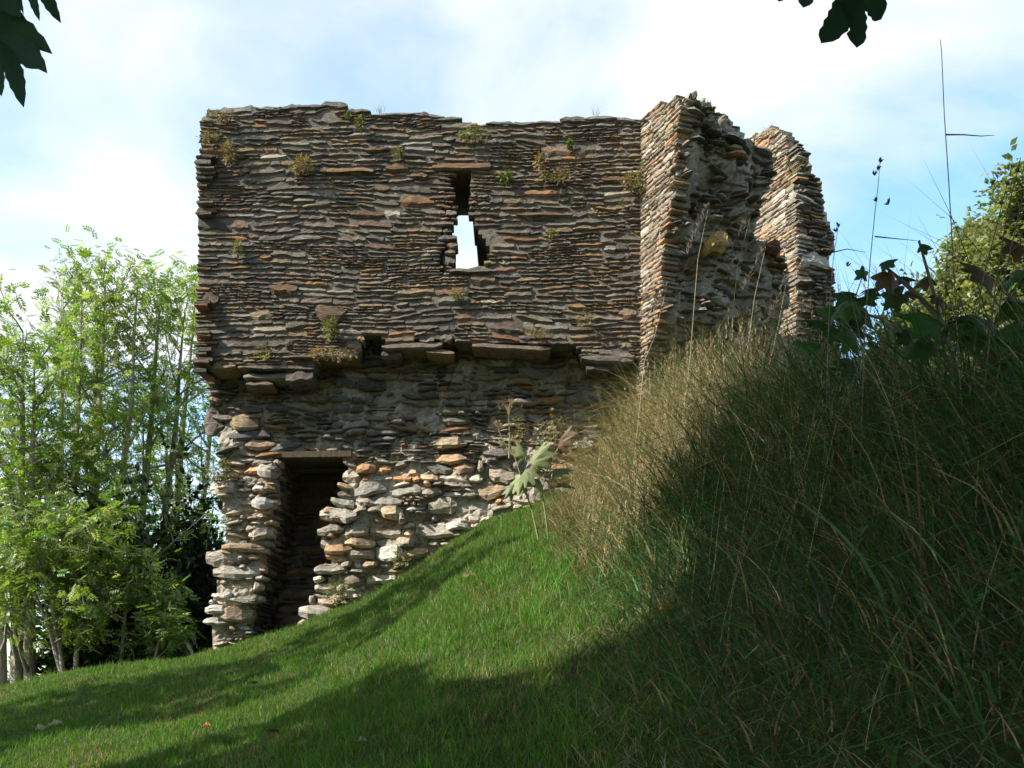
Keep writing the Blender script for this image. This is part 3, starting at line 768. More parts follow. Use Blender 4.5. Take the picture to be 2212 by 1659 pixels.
def place_leaves(rng, proto, P0, dirs, scale, tint, tilt=0.5):
    """copies of a leaf at points P0, growing along dirs, rolled at random; returns verts, tris, tints"""
    n = len(P0); V, f = proto
    d = dirs / (np.linalg.norm(dirs, axis=1)[:, None] + 1e-9)
    up = np.array([[0, 0, 1.0]]) + rng.normal(0, tilt, (n, 3))
    y = np.cross(up, d); y /= np.linalg.norm(y, axis=1)[:, None] + 1e-9
    z = np.cross(d, y)
    R = np.stack([d, y, z], 1)                        # rows
    W = P0[:, None, :] + scale[:, None, None] * np.einsum('vk,nkj->nvj', V, R)
    m = len(V)
    F_ = (np.arange(n)[:, None, None] * m + f[None]).reshape(-1, 3)
    return W.reshape(-1, 3), F_, np.repeat(tint, m, 0)

def grow(rng, mb, base, top, r0, nb, spread, rise, twigs=3, start=0.25, tips=None, tint=(1, 1, 1), wob=0.12, blen=0.35, ns=9):
    """one stem with branches and twigs; leaf points go to tips as (point, direction)"""
    base = np.array(base, float); top = np.array(top, float); H = np.linalg.norm(top - base)
    t = np.linspace(0, 1, ns)[:, None]
    pts = base + (top - base) * t
    off = rng.normal(0, wob, (ns, 3)) * np.sin(np.pi * t) ; off[:, 2] *= .2
    pts = pts + np.cumsum(off, 0) * 0.35
    tube(mb, pts, r0 * (1 - t[:, 0]) ** 0.8 + 0.008, 7, tint)
    for b in range(nb):
        tb = start + (1 - start) * (b + rng.random()) / nb
        p = np.array([np.interp(tb, t[:, 0], pts[:, c]) for c in range(3)])
        a = rng.uniform(0, 6.283); el = rng.uniform(*rise)
        d = np.array([math.cos(a) * math.cos(el), math.sin(a) * math.cos(el), math.sin(el)])
        bl = H * blen * spread * (1.15 - 0.75 * tb) * rng.uniform(0.6, 1.25)
        m = 5; s = np.linspace(0, 1, m)[:, None]
        bp = p + d * bl * s + np.array([[0, 0, 1]]) * (bl * 0.18 * s ** 2) + rng.normal(0, 0.03 * bl, (m, 3)) * s
        tube(mb, bp, np.maximum(r0 * .38 * (1 - tb * .75) * (1 - s[:, 0]) + 0.005, 0.005), 5, tint)
        for w in range(twigs):
            tw = rng.uniform(0.25, 1.0)
            q = np.array([np.interp(tw, s[:, 0], bp[:, c]) for c in range(3)])
            dd = d + rng.normal(0, 0.6, 3); dd[2] += 0.15; dd /= np.linalg.norm(dd)
            tl = bl * rng.uniform(0.2, 0.45)
            tp = np.stack([q, q + dd * tl * .5, q + dd * tl + np.array([0, 0, .05 * tl])])
            tube(mb, tp, [0.007, 0.005, 0.003], 4, tint)
            if tips is not None:
                for e in (0.35, 0.6, 0.8, 1.0): tips.append((q + dd * tl * e, dd, bl))
        if tips is not None: tips.append((bp[-1], d, bl))

def crown_from(rng, tips, proto, per, jit, col, colj=0.25, scale=(0.75, 1.2), alt=None, droop=-0.1):
    T = np.array([t[0] for t in tips]); D = np.array([t[1] for t in tips])
    n = len(T) * per
    Pp = np.repeat(T, per, 0) + rng.normal(0, jit, (n, 3))
    dd = np.repeat(D, per, 0) * 0.35 + rng.normal(0, 0.7, (n, 3)); dd[:, 2] = dd[:, 2] * .6 + droop
    c = np.array(col)[None] * rng.uniform(1 - colj * 1.4, 1 + colj * 1.4, (n, 1)) * (1 + 0.08 * rng.standard_normal((n, 3)))
    if alt is not None: c = np.where((rng.random(n) < 0.2)[:, None], np.array(alt)[None] * rng.uniform(.8, 1.2, (n, 1)), c)
    return place_leaves(rng, proto, Pp, dd, rng.uniform(*scale, n), np.clip(c, 0.01, 0.6))

def tree(name, label, base, stems, leaf, per, jit, col, alt=None, nb=16, spread=1.0, rise=(0.2, 1.1), r0=0.11, group=None, seed=0, twigs=3, start=0.25, bark=(1, 1, 1), scale=(.75, 1.2), blen=.35, cat='tree', mat=None, droop=-.1):
    rng = np.random.default_rng(seed)
    e = empty(name, base, label, cat, group)
    mb = MB(); tips = []
    for (dx, dy, tx, ty, tz) in stems:
        b = np.array(base) + np.array([dx, dy, -0.25])
        grow(rng, mb, b, (tx, ty, tz), r0 * rng.uniform(.8, 1.15), nb, spread, rise, twigs, start, tips, bark, blen=blen)
    mb.done('trunk', M_BARK, e, True)
    V, f, T = crown_from(rng, tips, leaf, per, jit, col, alt=alt, scale=scale, droop=droop)
    build('crown', V, [f], mat or M_LEAF, e, T)
    return e, tips

r_ = np.random.default_rng(5)
ASH = pinnate(r_, 0.26, 4)
ASHCOL = (0.16, 0.24, 0.045); ASHALT = (0.30, 0.36, 0.16)
def stem_at(bx, by, Yb, tx, ty, Yt):
    """stem whose foot stands at picture column bx and whose top is seen at (tx, ty)"""
    t = P(tx, ty, Yt); return t
ash = [
    # foot column, depth, list of (foot column, top x, top y), label
    (40, 17.5, [(25, -30, 700), (55, 45, 640), (80, 70, 700)], 'slender ash tree at the outer end of the row, farthest from the tower', 60),
    (140, 19.0, [(120, 120, 560), (150, 170, 570), (165, 215, 640)], 'tall ash tree with two high tops, beside the ivy clad trunk', 61),
    (225, 18.5, [(215, 250, 530), (235, 300, 520)], 'tallest ash tree, its trunk clad in dark ivy', 62),
    (300, 20.0, [(270, 340, 540), (300, 385, 585)], 'ash tree with pale forked trunk rising next to the ivy clad trunk', 63),
    (385, 21.5, [(330, 425, 560), (400, 470, 610)], 'leaning ash tree half hidden by the tower corner', 64),
]
for bx, Yb, st_, lab, sd_ in ash:
    b = P(bx, 1480, Yb); b[2] = ground_z(b[0], b[1])
    stems = []
    for fx, tx, ty in st_:
        t = P(tx, ty + 75, Yb + (sd_ % 3) * .3)
        stems.append((P(fx, 0, Yb)[0] - b[0], 0.3 * ((fx * 7) % 5 - 2) / 2, t[0], t[1], t[2]))
    e, tips = tree('ash_tree', lab, b, stems, ASH, 3, 0.20, ASHCOL, ASHALT, nb=20, spread=0.62, r0=0.125, seed=sd_, group='ash trees beside the tower', scale=(.6, 1.05), twigs=4, start=0.22, rise=(0.25, 1.15))
    if sd_ == 62:
        rr = np.random.default_rng(621)
        nI = 5200; hh = rr.uniform(0, 1, nI) ** 1.2; p = np.zeros((nI, 3)); ph = rr.uniform(0, 6.28, nI)
        rad = (0.75 - 0.5 * hh) * (0.75 + .35 * np.sin(hh * 17 + ph * 2)) * np.sqrt(rr.uniform(.4, 1, nI))
        topz = P(0, 1090, Yb)[2]
        p[:, 0] = b[0] + 0.05 + np.cos(ph) * rad; p[:, 1] = b[1] + np.sin(ph) * rad; p[:, 2] = b[2] + hh * (topz - b[2])
        V, f, T = place_leaves(rr, spray(rr, 0.10, 4), p, np.stack([np.cos(ph), np.sin(ph), -0.6 + 0 * ph], -1), rr.uniform(.8, 1.3, nI), np.array([[0.018, 0.035, 0.012]]) * rr.uniform(.6, 1.5, (nI, 1)))
        build('ivy', V, [f], M_DARKLEAF, e, T)
# sunlit low bough foliage in front of the ivy
b = P(150, 1500, 16.2); b[2] = ground_z(b[0], b[1])
tree('ash_sapling', 'low bushy ash sapling with a slanting stem in front of the ivy', b, [(.15, 0, *P(70, 1120, 15.8)), (0, 0, *P(200, 1150, 16.0)), (0.2, 0.1, *P(20, 1190, 15.6))], ASH, 3, 0.13, (0.13, 0.20, 0.05), ASHALT, nb=11, spread=1.15, r0=0.045, seed=71, twigs=4, start=0.45, cat='sapling', scale=(.7, 1.05))
b = P(300, 1460, 16.8); b[2] = ground_z(b[0], b[1])
tree('ash_sapling', 'thin ash sapling with drooping spray in front of the dark shed', b, [(-.3, 0, *P(270, 1200, 16.6)), (0, 0, *P(345, 1290, 16.3))], ASH, 4, 0.10, (0.085, 0.16, 0.035), ASHALT, nb=8, spread=1.2, r0=0.03, seed=72, twigs=3, start=0.5, cat='sapling', rise=(-.2, .7), scale=(.7, 1.0))

# dark undergrowth and the old shed behind the trees
def bush(name, label, base, size, n, leaf, col, seed, cat='bush', mat=None, stems=7, group=None, tilt=.7):
    rng = np.random.default_rng(seed); base = np.array(base, float)
    e = empty(name, base, label, cat, group)
    mb = MB()
    for s in range(stems):
        a = rng.uniform(0, 6.28); t = base + np.array([math.cos(a) * size[0] * .6, math.sin(a) * size[1] * .6, size[2] * rng.uniform(.6, .95)])
        tube(mb, np.stack([base + np.array([0, 0, -.2]), (base + t) / 2 + rng.normal(0, .1, 3), t]), [0.03, 0.02, 0.008], 5)
    mb.done('stems', M_BARK, e, True)
    # clumps
    nc = 38; C = []
    while len(C) < nc:
        q = rng.uniform(-1, 1, 3); q[2] = abs(q[2])
        if np.linalg.norm(q) < 1: C.append(q)
    C = np.array(C); k = rng.integers(0, nc, n)
    q = C[k] + rng.normal(0, 0.16, (n, 3)); p = base + q * np.array(size); p[:, 2] = np.maximum(p[:, 2], base[2])
    d = q + rng.normal(0, .6, (n, 3))
    c = np.clip(np.array(col)[None] * rng.uniform(.55, 1.5, (n, 1)) * (1 + .1 * rng.standard_normal((n, 3))), .008, .6)
    V, f, T = place_leaves(rng, leaf, p, d, rng.uniform(.7, 1.3, n), c, tilt)
    build('foliage', V, [f], mat or M_DARKLEAF, e, T)
    return e
SPR = spray(r_, 0.13, 4)
for k, (px, py, Y, sx, sz, lab) in enumerate(((200, 1480, 18.0, 1.0, 2.0, 'dark thicket under the tall ash with two high tops'), (265, 1475, 17.8, 1.1, 2.1, 'dark bramble thicket below the ivy clad trunk'), (345, 1462, 18.6, 1.2, 1.9, 'dark thicket in front of the shed wall'), (430, 1440, 19.2, 1.1, 2.2, 'dark bushy thicket hugging the tower corner'))):
    b = P(px, py, Y); b[2] = ground_z(b[0], b[1]) - 0.1
    bush('thicket', lab, b, (sx, .8, sz + (P(0, py, Y)[2] - b[2])), 4600, SPR, (0.022, 0.036, 0.014), 80 + k, 'bush')
sh = empty('stone_shed', P(400, 1475, 23.5) * np.array([1, 1, 0]) + np.array([0, 0, ground_z(*P(400, 0, 23.5)[:2])]), 'old stone shed with dark sloping roof behind the trees', 'shed')
def prism(mb, pts, y0, y1):
    n = len(pts); V = [(x, y0, z) for x, z in pts] + [(x, y1, z) for x, z in pts]
    mb.add(V, [np.array([[i, (i + 1) % n, n + (i + 1) % n, n + i] for i in range(n)]), np.array([list(range(n))[::-1]]), np.array([list(range(n, 2 * n))])], (0.5, 0.5, 0.5))
M_SHED = mortar_mat('shed_stone', (0.085, 0.08, 0.075)); M_ROOF = mortar_mat('shed_slates', (0.055, 0.055, 0.06))  # shade under the trees is put into these dark base colours
pl = P(322, 1255, 23.5); pr_ = P(440, 1190, 23.5); zb = ground_z(*P(400, 0, 23.5)[:2]) - .5
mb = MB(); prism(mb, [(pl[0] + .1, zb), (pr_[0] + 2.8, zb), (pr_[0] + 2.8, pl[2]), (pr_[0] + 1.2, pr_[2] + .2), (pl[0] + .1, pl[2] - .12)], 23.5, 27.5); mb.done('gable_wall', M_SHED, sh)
ridge = (pr_[0] + 1.2, pr_[2] + .34)
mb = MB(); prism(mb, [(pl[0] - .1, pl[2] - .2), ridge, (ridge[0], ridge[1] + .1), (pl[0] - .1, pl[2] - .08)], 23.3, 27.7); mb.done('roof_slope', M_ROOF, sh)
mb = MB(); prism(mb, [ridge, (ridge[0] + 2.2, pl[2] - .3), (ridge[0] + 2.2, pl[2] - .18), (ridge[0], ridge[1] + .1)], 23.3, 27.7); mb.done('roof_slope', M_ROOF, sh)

# trees and shrubs on the right
LV = spray(r_, 0.11, 5)
for k, (px, py, Y, tops, lab) in enumerate((
        (2090, 900, 17.0, [(2060, 590), (2120, 545), (2160, 640)], 'sunlit hazel shrub standing behind the weedy bank'),
        (2240, 900, 15.0, [(2200, 530), (2250, 450), (2300, 480)], 'taller sunlit hazel shrub rising at the end of the bank'),
        (1960, 900, 18.0, [(1940, 740), (1985, 690), (2015, 660)], 'low sunlit hazel shrub between the ruin and the bank weeds'))):
    b = P(px, py, Y); b[2] = ground_z(b[0], b[1])
    tree('hazel_shrub', lab, b, [(0.15 * i, 0, *P(x, y, Y)) for i, (x, y) in enumerate(tops)], LV, 7, 0.16, (0.16, 0.185, 0.085), (0.27, 0.27, 0.16), nb=20, spread=0.85, r0=0.06, seed=90 + k, group='hazel shrubs behind the bank', twigs=4, start=0.1, cat='shrub', scale=(.8, 1.3))

# horse chestnut and neighbours that shade the foreground, outside the picture except for some leaf tips
PALM = palmate(r_, 0.22, 6)
E1 = np.array([0.39, -0.92, 0]); E1 /= np.linalg.norm(E1); E2 = np.cross(E1, SUN) * -1
if E2[2] < 0: E2 = -E2
def shade_tree(name, label, trunk_xy, cells, tmin, tmax_, n, seed, hole=None, top=None, leaf=PALM):
    """crown volume given as ellipses across the sun's direction"""
    rng = np.random.default_rng(seed)
    b = np.array([trunk_xy[0], trunk_xy[1], float(ground_z(*trunk_xy))])
    e = empty(name, b, label, 'tree')
    Ps = []
    area = sum(c[2] * c[3] for c in cells)
    for (a0, b0, ra, rb_) in cells:
        m = int(n * ra * rb_ / area * 1.3)
        ang = rng.uniform(0, 6.28, m); rr = np.sqrt(rng.uniform(0, 1, m)) * (1 + .12 * np.sin(ang * 5 + seed))
        aa = a0 + ra * rr * np.cos(ang); bb_ = b0 + rb_ * rr * np.sin(ang)
        tt = (tmin + tmax_) / 2 + (tmax_ - tmin) / 2 * np.sqrt(np.clip(1 - rr ** 2 * .8, 0, 1)) * rng.uniform(-1, 1, m)
        p = aa[:, None] * E1 + bb_[:, None] * E2 + tt[:, None] * SUN
        if hole is not None:
            k = np.ones(m, bool)
            for h in hole: k &= ((aa - h[0]) / h[2]) ** 2 + ((bb_ - h[1]) / h[3]) ** 2 > 1
            p = p[k]
        # clear of the view
        Zr = (p[:, 2] - CZ) / np.maximum(p[:, 1], .2)
        vis = (p[:, 1] > 0.3) & (np.abs(p[:, 0]) < .50 * p[:, 1] + .35) & (Zr < .66 + .25 / np.maximum(p[:, 1], .2)) 
        Ps.append(p[~vis])
    p = np.concatenate(Ps); c0 = p.mean(0)
    d = (p - c0) + rng.normal(0, 1.0, p.shape); d[:, 2] -= .6
    col = np.clip(np.array([[0.035, 0.075, 0.018]]) * rng.uniform(.6, 1.4, (len(p), 1)), 0, 1) * np.ones((1, 3))
    V, f, T = place_leaves(rng, leaf, p, d, rng.uniform(.8, 1.3, len(p)), col, .6)
    mb = MB()
    zt = c0[2] + 1.0
    tube(mb, np.stack([b + (0, 0, -.3), b * .6 + np.array([c0[0], c0[1], zt]) * .4 + (.1, -.1, 0), (c0[0], c0[1], zt)]), [0.28, 0.2, 0.08], 9)
    for q in p[rng.choice(len(p), 26, replace=False)]:
        s = rng.uniform(.35, .9); o = b + (np.array([c0[0], c0[1], zt]) - b) * s
        tube(mb, np.stack([o, (o + q) / 2 + (0, 0, .2), q]), [0.07 * (1.1 - s), 0.035, 0.01], 5)
    mb.done('trunk', M_BARK, e, True)
    tag(build('crown', V, [f], M_DARKLEAF, e, T), kind='stuff')
    return e, p
chest, cp = shade_tree('chestnut_tree', 'horse chestnut whose dark leaf tips hang into the sky beside the ash trees', (-6.0, 0.2),
                       [(-3.0, 8.6, 2.6, 1.7), (-6.9, 1.2, 1.4, 1.8), (-2.6, 5.6, 2.6, 2.4), (-0.5, 2.4, 2.4, 2.6), (-4.6, 1.0, 2.6, 2.0), (-4.3, 4.5, 2.6, 2.6), (-6.0, 6.1, 1.2, 1.6), (-2.5, 3.0, 2.5, 3.0), (-5.8, 8.0, 1.8, 1.6)], 6.5, 10.5, 9800, 101, hole=[(-6.15, 3.5, 0.95, 0.95), (-7.1, 3.7, .9, 1.0)])
shade_tree('lime_tree', 'leafy tree beyond the mown slope that throws dappled shade on the tower foot', (-9.2, 8.6), [(-11.1, 2.7, 1.6, 2.4), (-12.2, 1.0, 1.4, 1.5), (-12.6, 4.4, .9, 1.2), (-11.0, 0.4, 1.2, 1.0)], 6.5, 9.5, 1000, 102)
chest2, cp2 = shade_tree('chestnut_tree', 'horse chestnut whose rounded leaf tips hang above the broken wall', (4.6, -1.5), [(1.6, 5.2, 2.4, 2.2), (-0.6, 6.8, 2.4, 1.8), (0.5, 8.0, 3, 1.6), (-2.7, 8.0, 2.3, 1.8), (-4.9, 9.5, 2.2, 1.6), (-6.6, 11.0, 2.0, 1.5), (-2.5, 10.5, 2.6, 1.6)], -1.5, 3.5, 8600, 103)

def serrate_leaflet(rng, a, b, w, bend=0.0, fold=0.12, bite=None, normal=(0, -1, 0), teeth=True, blunt=False):
    """a big leaflet from a to b (3d), with toothed outline, midrib fold and thickness from its curl"""
    a = np.array(a, float); b = np.array(b, float); L = np.linalg.norm(b - a); d = (b - a) / L
    nrm = np.array(normal, float); s = np.cross(d, nrm); s /= np.linalg.norm(s); nrm = np.cross(s, d)
    n = 15; t = np.linspace(0, 1, n)
    prof = np.sin(np.pi * t ** 1.15) ** 0.75 * (1 - 0.18 * t); 
    if blunt: prof = np.sin(np.pi * np.clip(t * .93, 0, 1) ** 1.05) ** 0.55
    prof[0] = 0.03; prof[-1] = 0.0
    prof = prof * w / 2
    tl = 1 + (0.07 * np.where(np.arange(n) % 2 == 0, 1, -1) if teeth else 0)
    mid = a + np.outer(t * L, d) + np.outer(bend * L * np.sin(np.pi * t), s) + np.outer(-0.10 * L * t ** 2, nrm)
    lw = prof * tl; rw = prof * tl * rng.uniform(.9, 1.05)
    if bite: 
        k = (t > bite[0]) & (t < bite[1]); (lw if bite[2] < 0 else rw)[k] *= bite[3]
    Lp = mid - s * lw[:, None] + nrm * (fold * lw)[:, None]; Rp = mid + s * rw[:, None] + nrm * (fold * rw)[:, None]
    V = np.concatenate([mid, Lp, Rp]); i = np.arange(n - 1)
    q = np.concatenate([np.stack([i, i + 1, n + i + 1, n + i], -1), np.stack([i, 2 * n + i, 2 * n + i + 1, i + 1], -1)])
    return V, q
rng = np.random.default_rng(201)
def hang(parent, Y, items, stalks, colr, blunt=False, bough=None):
    for (x0, y0, x1, y1, wpx, bend, bite) in items:
        a = P(x0, y0, Y + rng.uniform(-.05, .05)); b = P(x1, y1, Y + rng.uniform(-.1, .02))
        V, q = serrate_leaflet(rng, a, b, wpx / F * Y, bend, 0.15, bite, (rng.uniform(-.12, .12), -1, rng.uniform(-.12, .1)), True, blunt)
        build('leaflet', V, [q], M_DARKLEAF, parent, np.broadcast_to(np.array(colr) * rng.uniform(.8, 1.2), (len(V), 3)), True)
    mb = MB()
    for pts in stalks:
        tube(mb, [P(x, y, Y + dy) for x, y, dy in pts], np.linspace(0.008, 0.0025, len(pts))[::-1], 6)
    if bough is not None: tube(mb, bough, np.linspace(.07, .009, len(bough)), 7)
    mb.done('twig', M_BARK, parent, True)
hang(chest, 2.9, [(-60, -20, 98, 98, 88, 0.06, (.78, .97, 1, .35)), (-12, 78, 98, 150, 62, -0.05, (.8, .97, 1, .5)), (-4, 84, 42, 218, 46, -0.04, None), (-20, 90, -2, 200, 40, 0, None), (62, -60, 82, 38, 22, 0.03, None), (88, -70, 120, 32, 34, 0.04, None), (30, -50, 42, 16, 14, 0, None), (-30, -60, 40, 30, 60, .04, None)],
     [[(-20, 80, 0), (-120, 10, -.2), (-260, -160, -.5), (-500, -420, -1.0)], [(-10, -10, 0), (20, -60, 0), (-100, -180, -.3), (-500, -420, -1.0)], [(88, -70, 0), (50, -150, -.1), (-100, -180, -.3)], [(62, -60, 0), (50, -150, -.1)]], (0.02, 0.05, 0.022), False, [(-6.0, 0.4, 5.0), (-4.4, 0.8, 4.7), (-2.8, 1.4, 4.0), P(-500, -420, 1.9)])
hang(chest2, 3.1, [(1825, -36, 1782, 78, 58, -0.10, None), (1838, -36, 1860, 82, 56, 0.02, (.5, .8, 1, .55)), (1842, -30, 1907, 38, 58, -0.12, None), (1760, -60, 1738, 6, 40, 0, None), (1700, -60, 1682, 5, 26, 0, None), (1775, -70, 1755, 0, 30, 0, None)],
     [[(1832, -36, 0), (1850, -120, -.1), (2100, -300, -.5), (2500, -600, -1.2)], [(1765, -60, 0), (1790, -130, -.1), (1850, -120, -.1)], [(1700, -60, 0), (1790, -130, -.1)]], (0.02, 0.05, 0.025), True, [(4.5, -1.3, 4.6), (3.3, -0.2, 4.5), (2.2, 1.0, 4.0), P(2500, -600, 1.9)])

# ------------------------------------------------------------------ plants growing on the walls
def on_wall(px, py, Y): return P(px, py, Y)
def tuft(name, label, p, r, kind, seed, n=90, cat='plant', down=0.3, wide=1.0, tall=1.0):
    """cushion of small leaves rooted in a joint"""
    rng = np.random.default_rng(seed); p = np.array(p, float)
    e = empty(name, p, label, cat, 'plants rooted in the tower walls')
    mb = MB()
    for s in range(9):
        q = p + np.array([rng.normal(0, r * .5 * wide), -abs(rng.normal(0, r * .4)), rng.normal(-r * .1, r * .5 * tall)])
        tube(mb, np.stack([p + (0, 0.04, 0), (p + q) / 2 + (0, -.02, .01), q]), [.0035, .003, .002], 4, (0.25, 0.19, 0.10))
    mb.done('stems', M_STEM, e)
    q = rng.normal(0, 1, (n, 3)); q /= np.linalg.norm(q, axis=1)[:, None]; q *= rng.uniform(.2, 1, (n, 1)) ** .5
    pp = p + q * np.array([r * wide, r * .55, r * tall]) + np.array([0, -r * .3, 0]); pp[:, 1] = np.minimum(pp[:, 1], p[1] - .01)
    d = q + rng.normal(0, .5, (n, 3)); d[:, 2] -= down; d[:, 1] -= .4
    c1 = {'dry': (0.26, 0.20, 0.085), 'green': (0.10, 0.16, 0.035), 'mix': (0.19, 0.19, 0.06)}[kind]
    c = np.array(c1)[None] * rng.uniform(.55, 1.35, (n, 1)) * (1 + .12 * rng.standard_normal((n, 3)))
    if kind == 'green':
        V, f, T = place_leaves(rng, simple_leaflet(.09 * r / .12, .022 * r / .12), np.repeat(p[None], n, 0) + rng.normal(0, r * .2, (n, 3)) * [wide, .4, tall], d + q, rng.uniform(.7, 1.4, n), np.clip(c, .01, .6))
    else:
        V, f, T = place_leaves(rng, spray(rng, 0.035, 3), pp, d, rng.uniform(.6, 1.2, n), np.clip(c, .01, .6))
    build('leaves', V, [f], M_HERB, e, T)
    return e
yf = YF - 0.05
TUFTS = [
    (655, 360, .155, 'dry', 240, 1.0, .75, 'rounded cushion of dry stonecrop beside the long orange slab'),
    (716, 712, .13, 'mix', 190, .7, 1.1, 'upright cushion of yellow stonecrop above the corbelled ledge'),
    (497, 332, .14, 'dry', 130, .6, 1.1, 'straggling dry stonecrop hanging near the upper tower corner'),
    (485, 256, .16, 'dry', 110, 1.4, .35, 'dry moss mat just below the top of the tower corner'),
    (455, 298, .10, 'dry', 70, 1.4, .5, 'small dry plant at the tower edge below the moss mat'),
    (1026, 293, .17, 'mix', 140, 1.5, .35, 'creeping yellow plant on the courses above the slit window'),
    (1231, 313, .10, 'green', 46, 1.0, 1.0, 'small green fern in the wall below the flat coping'),
    (1092, 383, .12, 'green', 60, 1.2, 1.0, 'green fern beside the slit window'),
    (571, 760, .10, 'mix', 90, 1.2, .9, 'green trailing plant in a joint above the corbel stones'),
    (720, 768, .24, 'dry', 200, 1.5, .3, 'wide mat of dry moss lying along the broken ledge'),
    (515, 538, .09, 'mix', 80, .8, 1.1, 'small yellow green plant halfway down the wall near the outer edge'),
    (753, 246, .09, 'green', 40, 1.2, .8, 'small green tuft just under the highest coping stones'),
    (778, 270, .08, 'mix', 60, .6, 1.3, 'little trailing plant under the green tuft near the coping'),
    (1386, 388, .12, 'mix', 100, .6, 1.6, 'green and dry plant in the angle of the return wall'),
    (1360, 395, .11, 'dry', 90, 1.0, 1.0, 'brown dry plant next to the angle of the return wall'),
    (1166, 352, .08, 'dry', 60, .5, 1.5, 'brown hanging seedling right of the slit window'),
    (1205, 384, .17, 'dry', 100, 1.5, .4, 'trailing brown plant along a joint right of the fern'),
    (1190, 508, .07, 'mix', 50, 1.0, .9, 'tiny yellow green plant level with the foot of the slit window'),
    (1345, 440, .07, 'green', 26, .7, 1.2, 'tiny fern near the return wall'),
    (1268, 690, .12, 'dry', 70, 1.0, .9, 'dry brown weed low on the wall near the bank'),
    (860, 332, .07, 'mix', 60, 1.0, .9, 'small pale plant in the wall left of the lintel slab'),
    (990, 640, .07, 'mix', 60, 1.5, .6, 'small plant scattered below the window sill'),
    (1160, 720, .10, 'dry', 70, 1.5, .5, 'brown plant above the shadowed hollow'),
]
for k, (x, y, r, kd, n_, wd, tl_, lab) in enumerate(TUFTS):
    tuft({'dry': 'stonecrop', 'mix': 'stonecrop', 'green': 'fern'}[kd], lab, P(x, y, yf), r, kd, 300 + k, n_, 'plant', wide=wd, tall=tl_)
for k, (x, y, Y, r, kd, n_, wd, tl_, lab) in enumerate((
        (478, 1020, 14.62, .20, 'mix', 260, 1.0, .8, 'mossy cushion on the outer edge of the door pier'),
        (495, 1130, 14.68, .13, 'dry', 130, .6, 1.5, 'dry moss strip lower on the outer edge of the door pier'),
        (730, 1278, 14.48, .17, 'mix', 170, 1.1, .9, 'pale green ivy plant at the foot of the wall by the doorway'),
        (868, 1208, 14.5, .14, 'mix', 120, 1.1, .8, 'small leafy plant beside the big grey boulder'),
        (1195, 930, 14.75, .22, 'dry', 200, 1.3, .8, 'brown withered weed in the shadowed hollow'),
        (1120, 935, 14.55, .16, 'dry', 140, .8, 1.5, 'rusty dried weed in front of the shadowed hollow'),
        (1708, 350, 16.8, .10, 'green', 50, 1.2, .8, 'green fern on top of the rear wall'))):
    tuft('wall_plant', lab, P(x, y, Y), r, kd, 340 + k, n_, 'plant', wide=wd, tall=tl_)

def grass_tuft(name, label, p, n, L, col, seed, lean=(0.2, 1.3), az=None, width=.005, curl=.9, group='grass tufts on the tower'):
    rng = np.random.default_rng(seed); p = np.array(p, float)
    e = empty(name, p, label, 'grass tuft', group)
    X = p[0] + rng.normal(0, .035, n); Y = p[1] + rng.normal(0, .02, n)
    a = rng.uniform(0, 6.28, n) if az is None else rng.normal(az, .8, n)
    c = np.clip(np.array(col)[None] * rng.uniform(.6, 1.3, (n, 1)), 0, 1) * np.ones((1, 3))
    blades('blades', X, Y, rng.uniform(.5, 1.1, n) * L, np.full(n, width), rng.uniform(*lean, n), c, M_TALL, 5, a, curl, rng, z=np.full(n, p[2]), parent=e)
grass_tuft('grass_tuft', 'arching pale grass tuft hanging over the shadowed hollow', P(1082, 790, 14.6), 26, .26, (.36, .32, .16), 401, (.4, 1.9), width=.006)
grass_tuft('grass_tuft', 'dry grass clump on the broken shoulder of the rear wall', P(1722, 385, 16.7), 90, .38, (.45, .36, .18), 402, (.1, .7), width=.006)
grass_tuft('grass_tuft', 'thin green grass on the wall top past the highest coping stones', P(820, 243, 14.7), 22, .16, (.12, .2, .05), 403, (.1, .7))
grass_tuft('grass_tuft', 'thin green grass on the flat coping near the return wall', P(1285, 250, 14.7), 16, .15, (.12, .2, .05), 404, (.1, .7))
grass_tuft('grass_tuft', 'dry grass on the top of the rear wall', P(1662, 292, 17.1), 50, .26, (.42, .34, .18), 405, (.2, .9))
grass_tuft('grass_tuft', 'green weed on top of the broken wall end', P(1525, 226, 13.5), 26, .14, (.1, .18, .05), 406, (.4, 1.5))

# ------------------------------------------------------------------ weeds on the bank
def lobed_leaf(rng, L, lobes=5, depth=0.35):
    """maple-like blade along +x, fan from the stalk with a cupped surface"""
    n = lobes * 6 + 1; th = np.linspace(-2.5, 2.5, n)
    r = L * (0.62 + 0.38 * np.cos(th * .55)) * (1 - depth * (0.5 - 0.5 * np.cos(th * lobes * 1.25 + math.pi * (lobes % 2 == 0)))) * (1 + .05 * rng.standard_normal(n))
    o = np.array([[0.0, 0, 0]]); ring = np.stack([r * np.cos(th) * .75 + L * .12, r * np.sin(th) * .72, -0.18 * r * np.abs(np.sin(th)) - .1 * (r * np.cos(th)) ** 2 / L], -1)
    mid = ring * .5 + np.array([0, 0, .05 * L])
    V = np.concatenate([o, mid, ring]); i = np.arange(n - 1)
    return V, [np.stack([0 * i, 1 + i, 2 + i], -1), np.stack([1 + i, 1 + n + i, 2 + n + i, 2 + i], -1)]
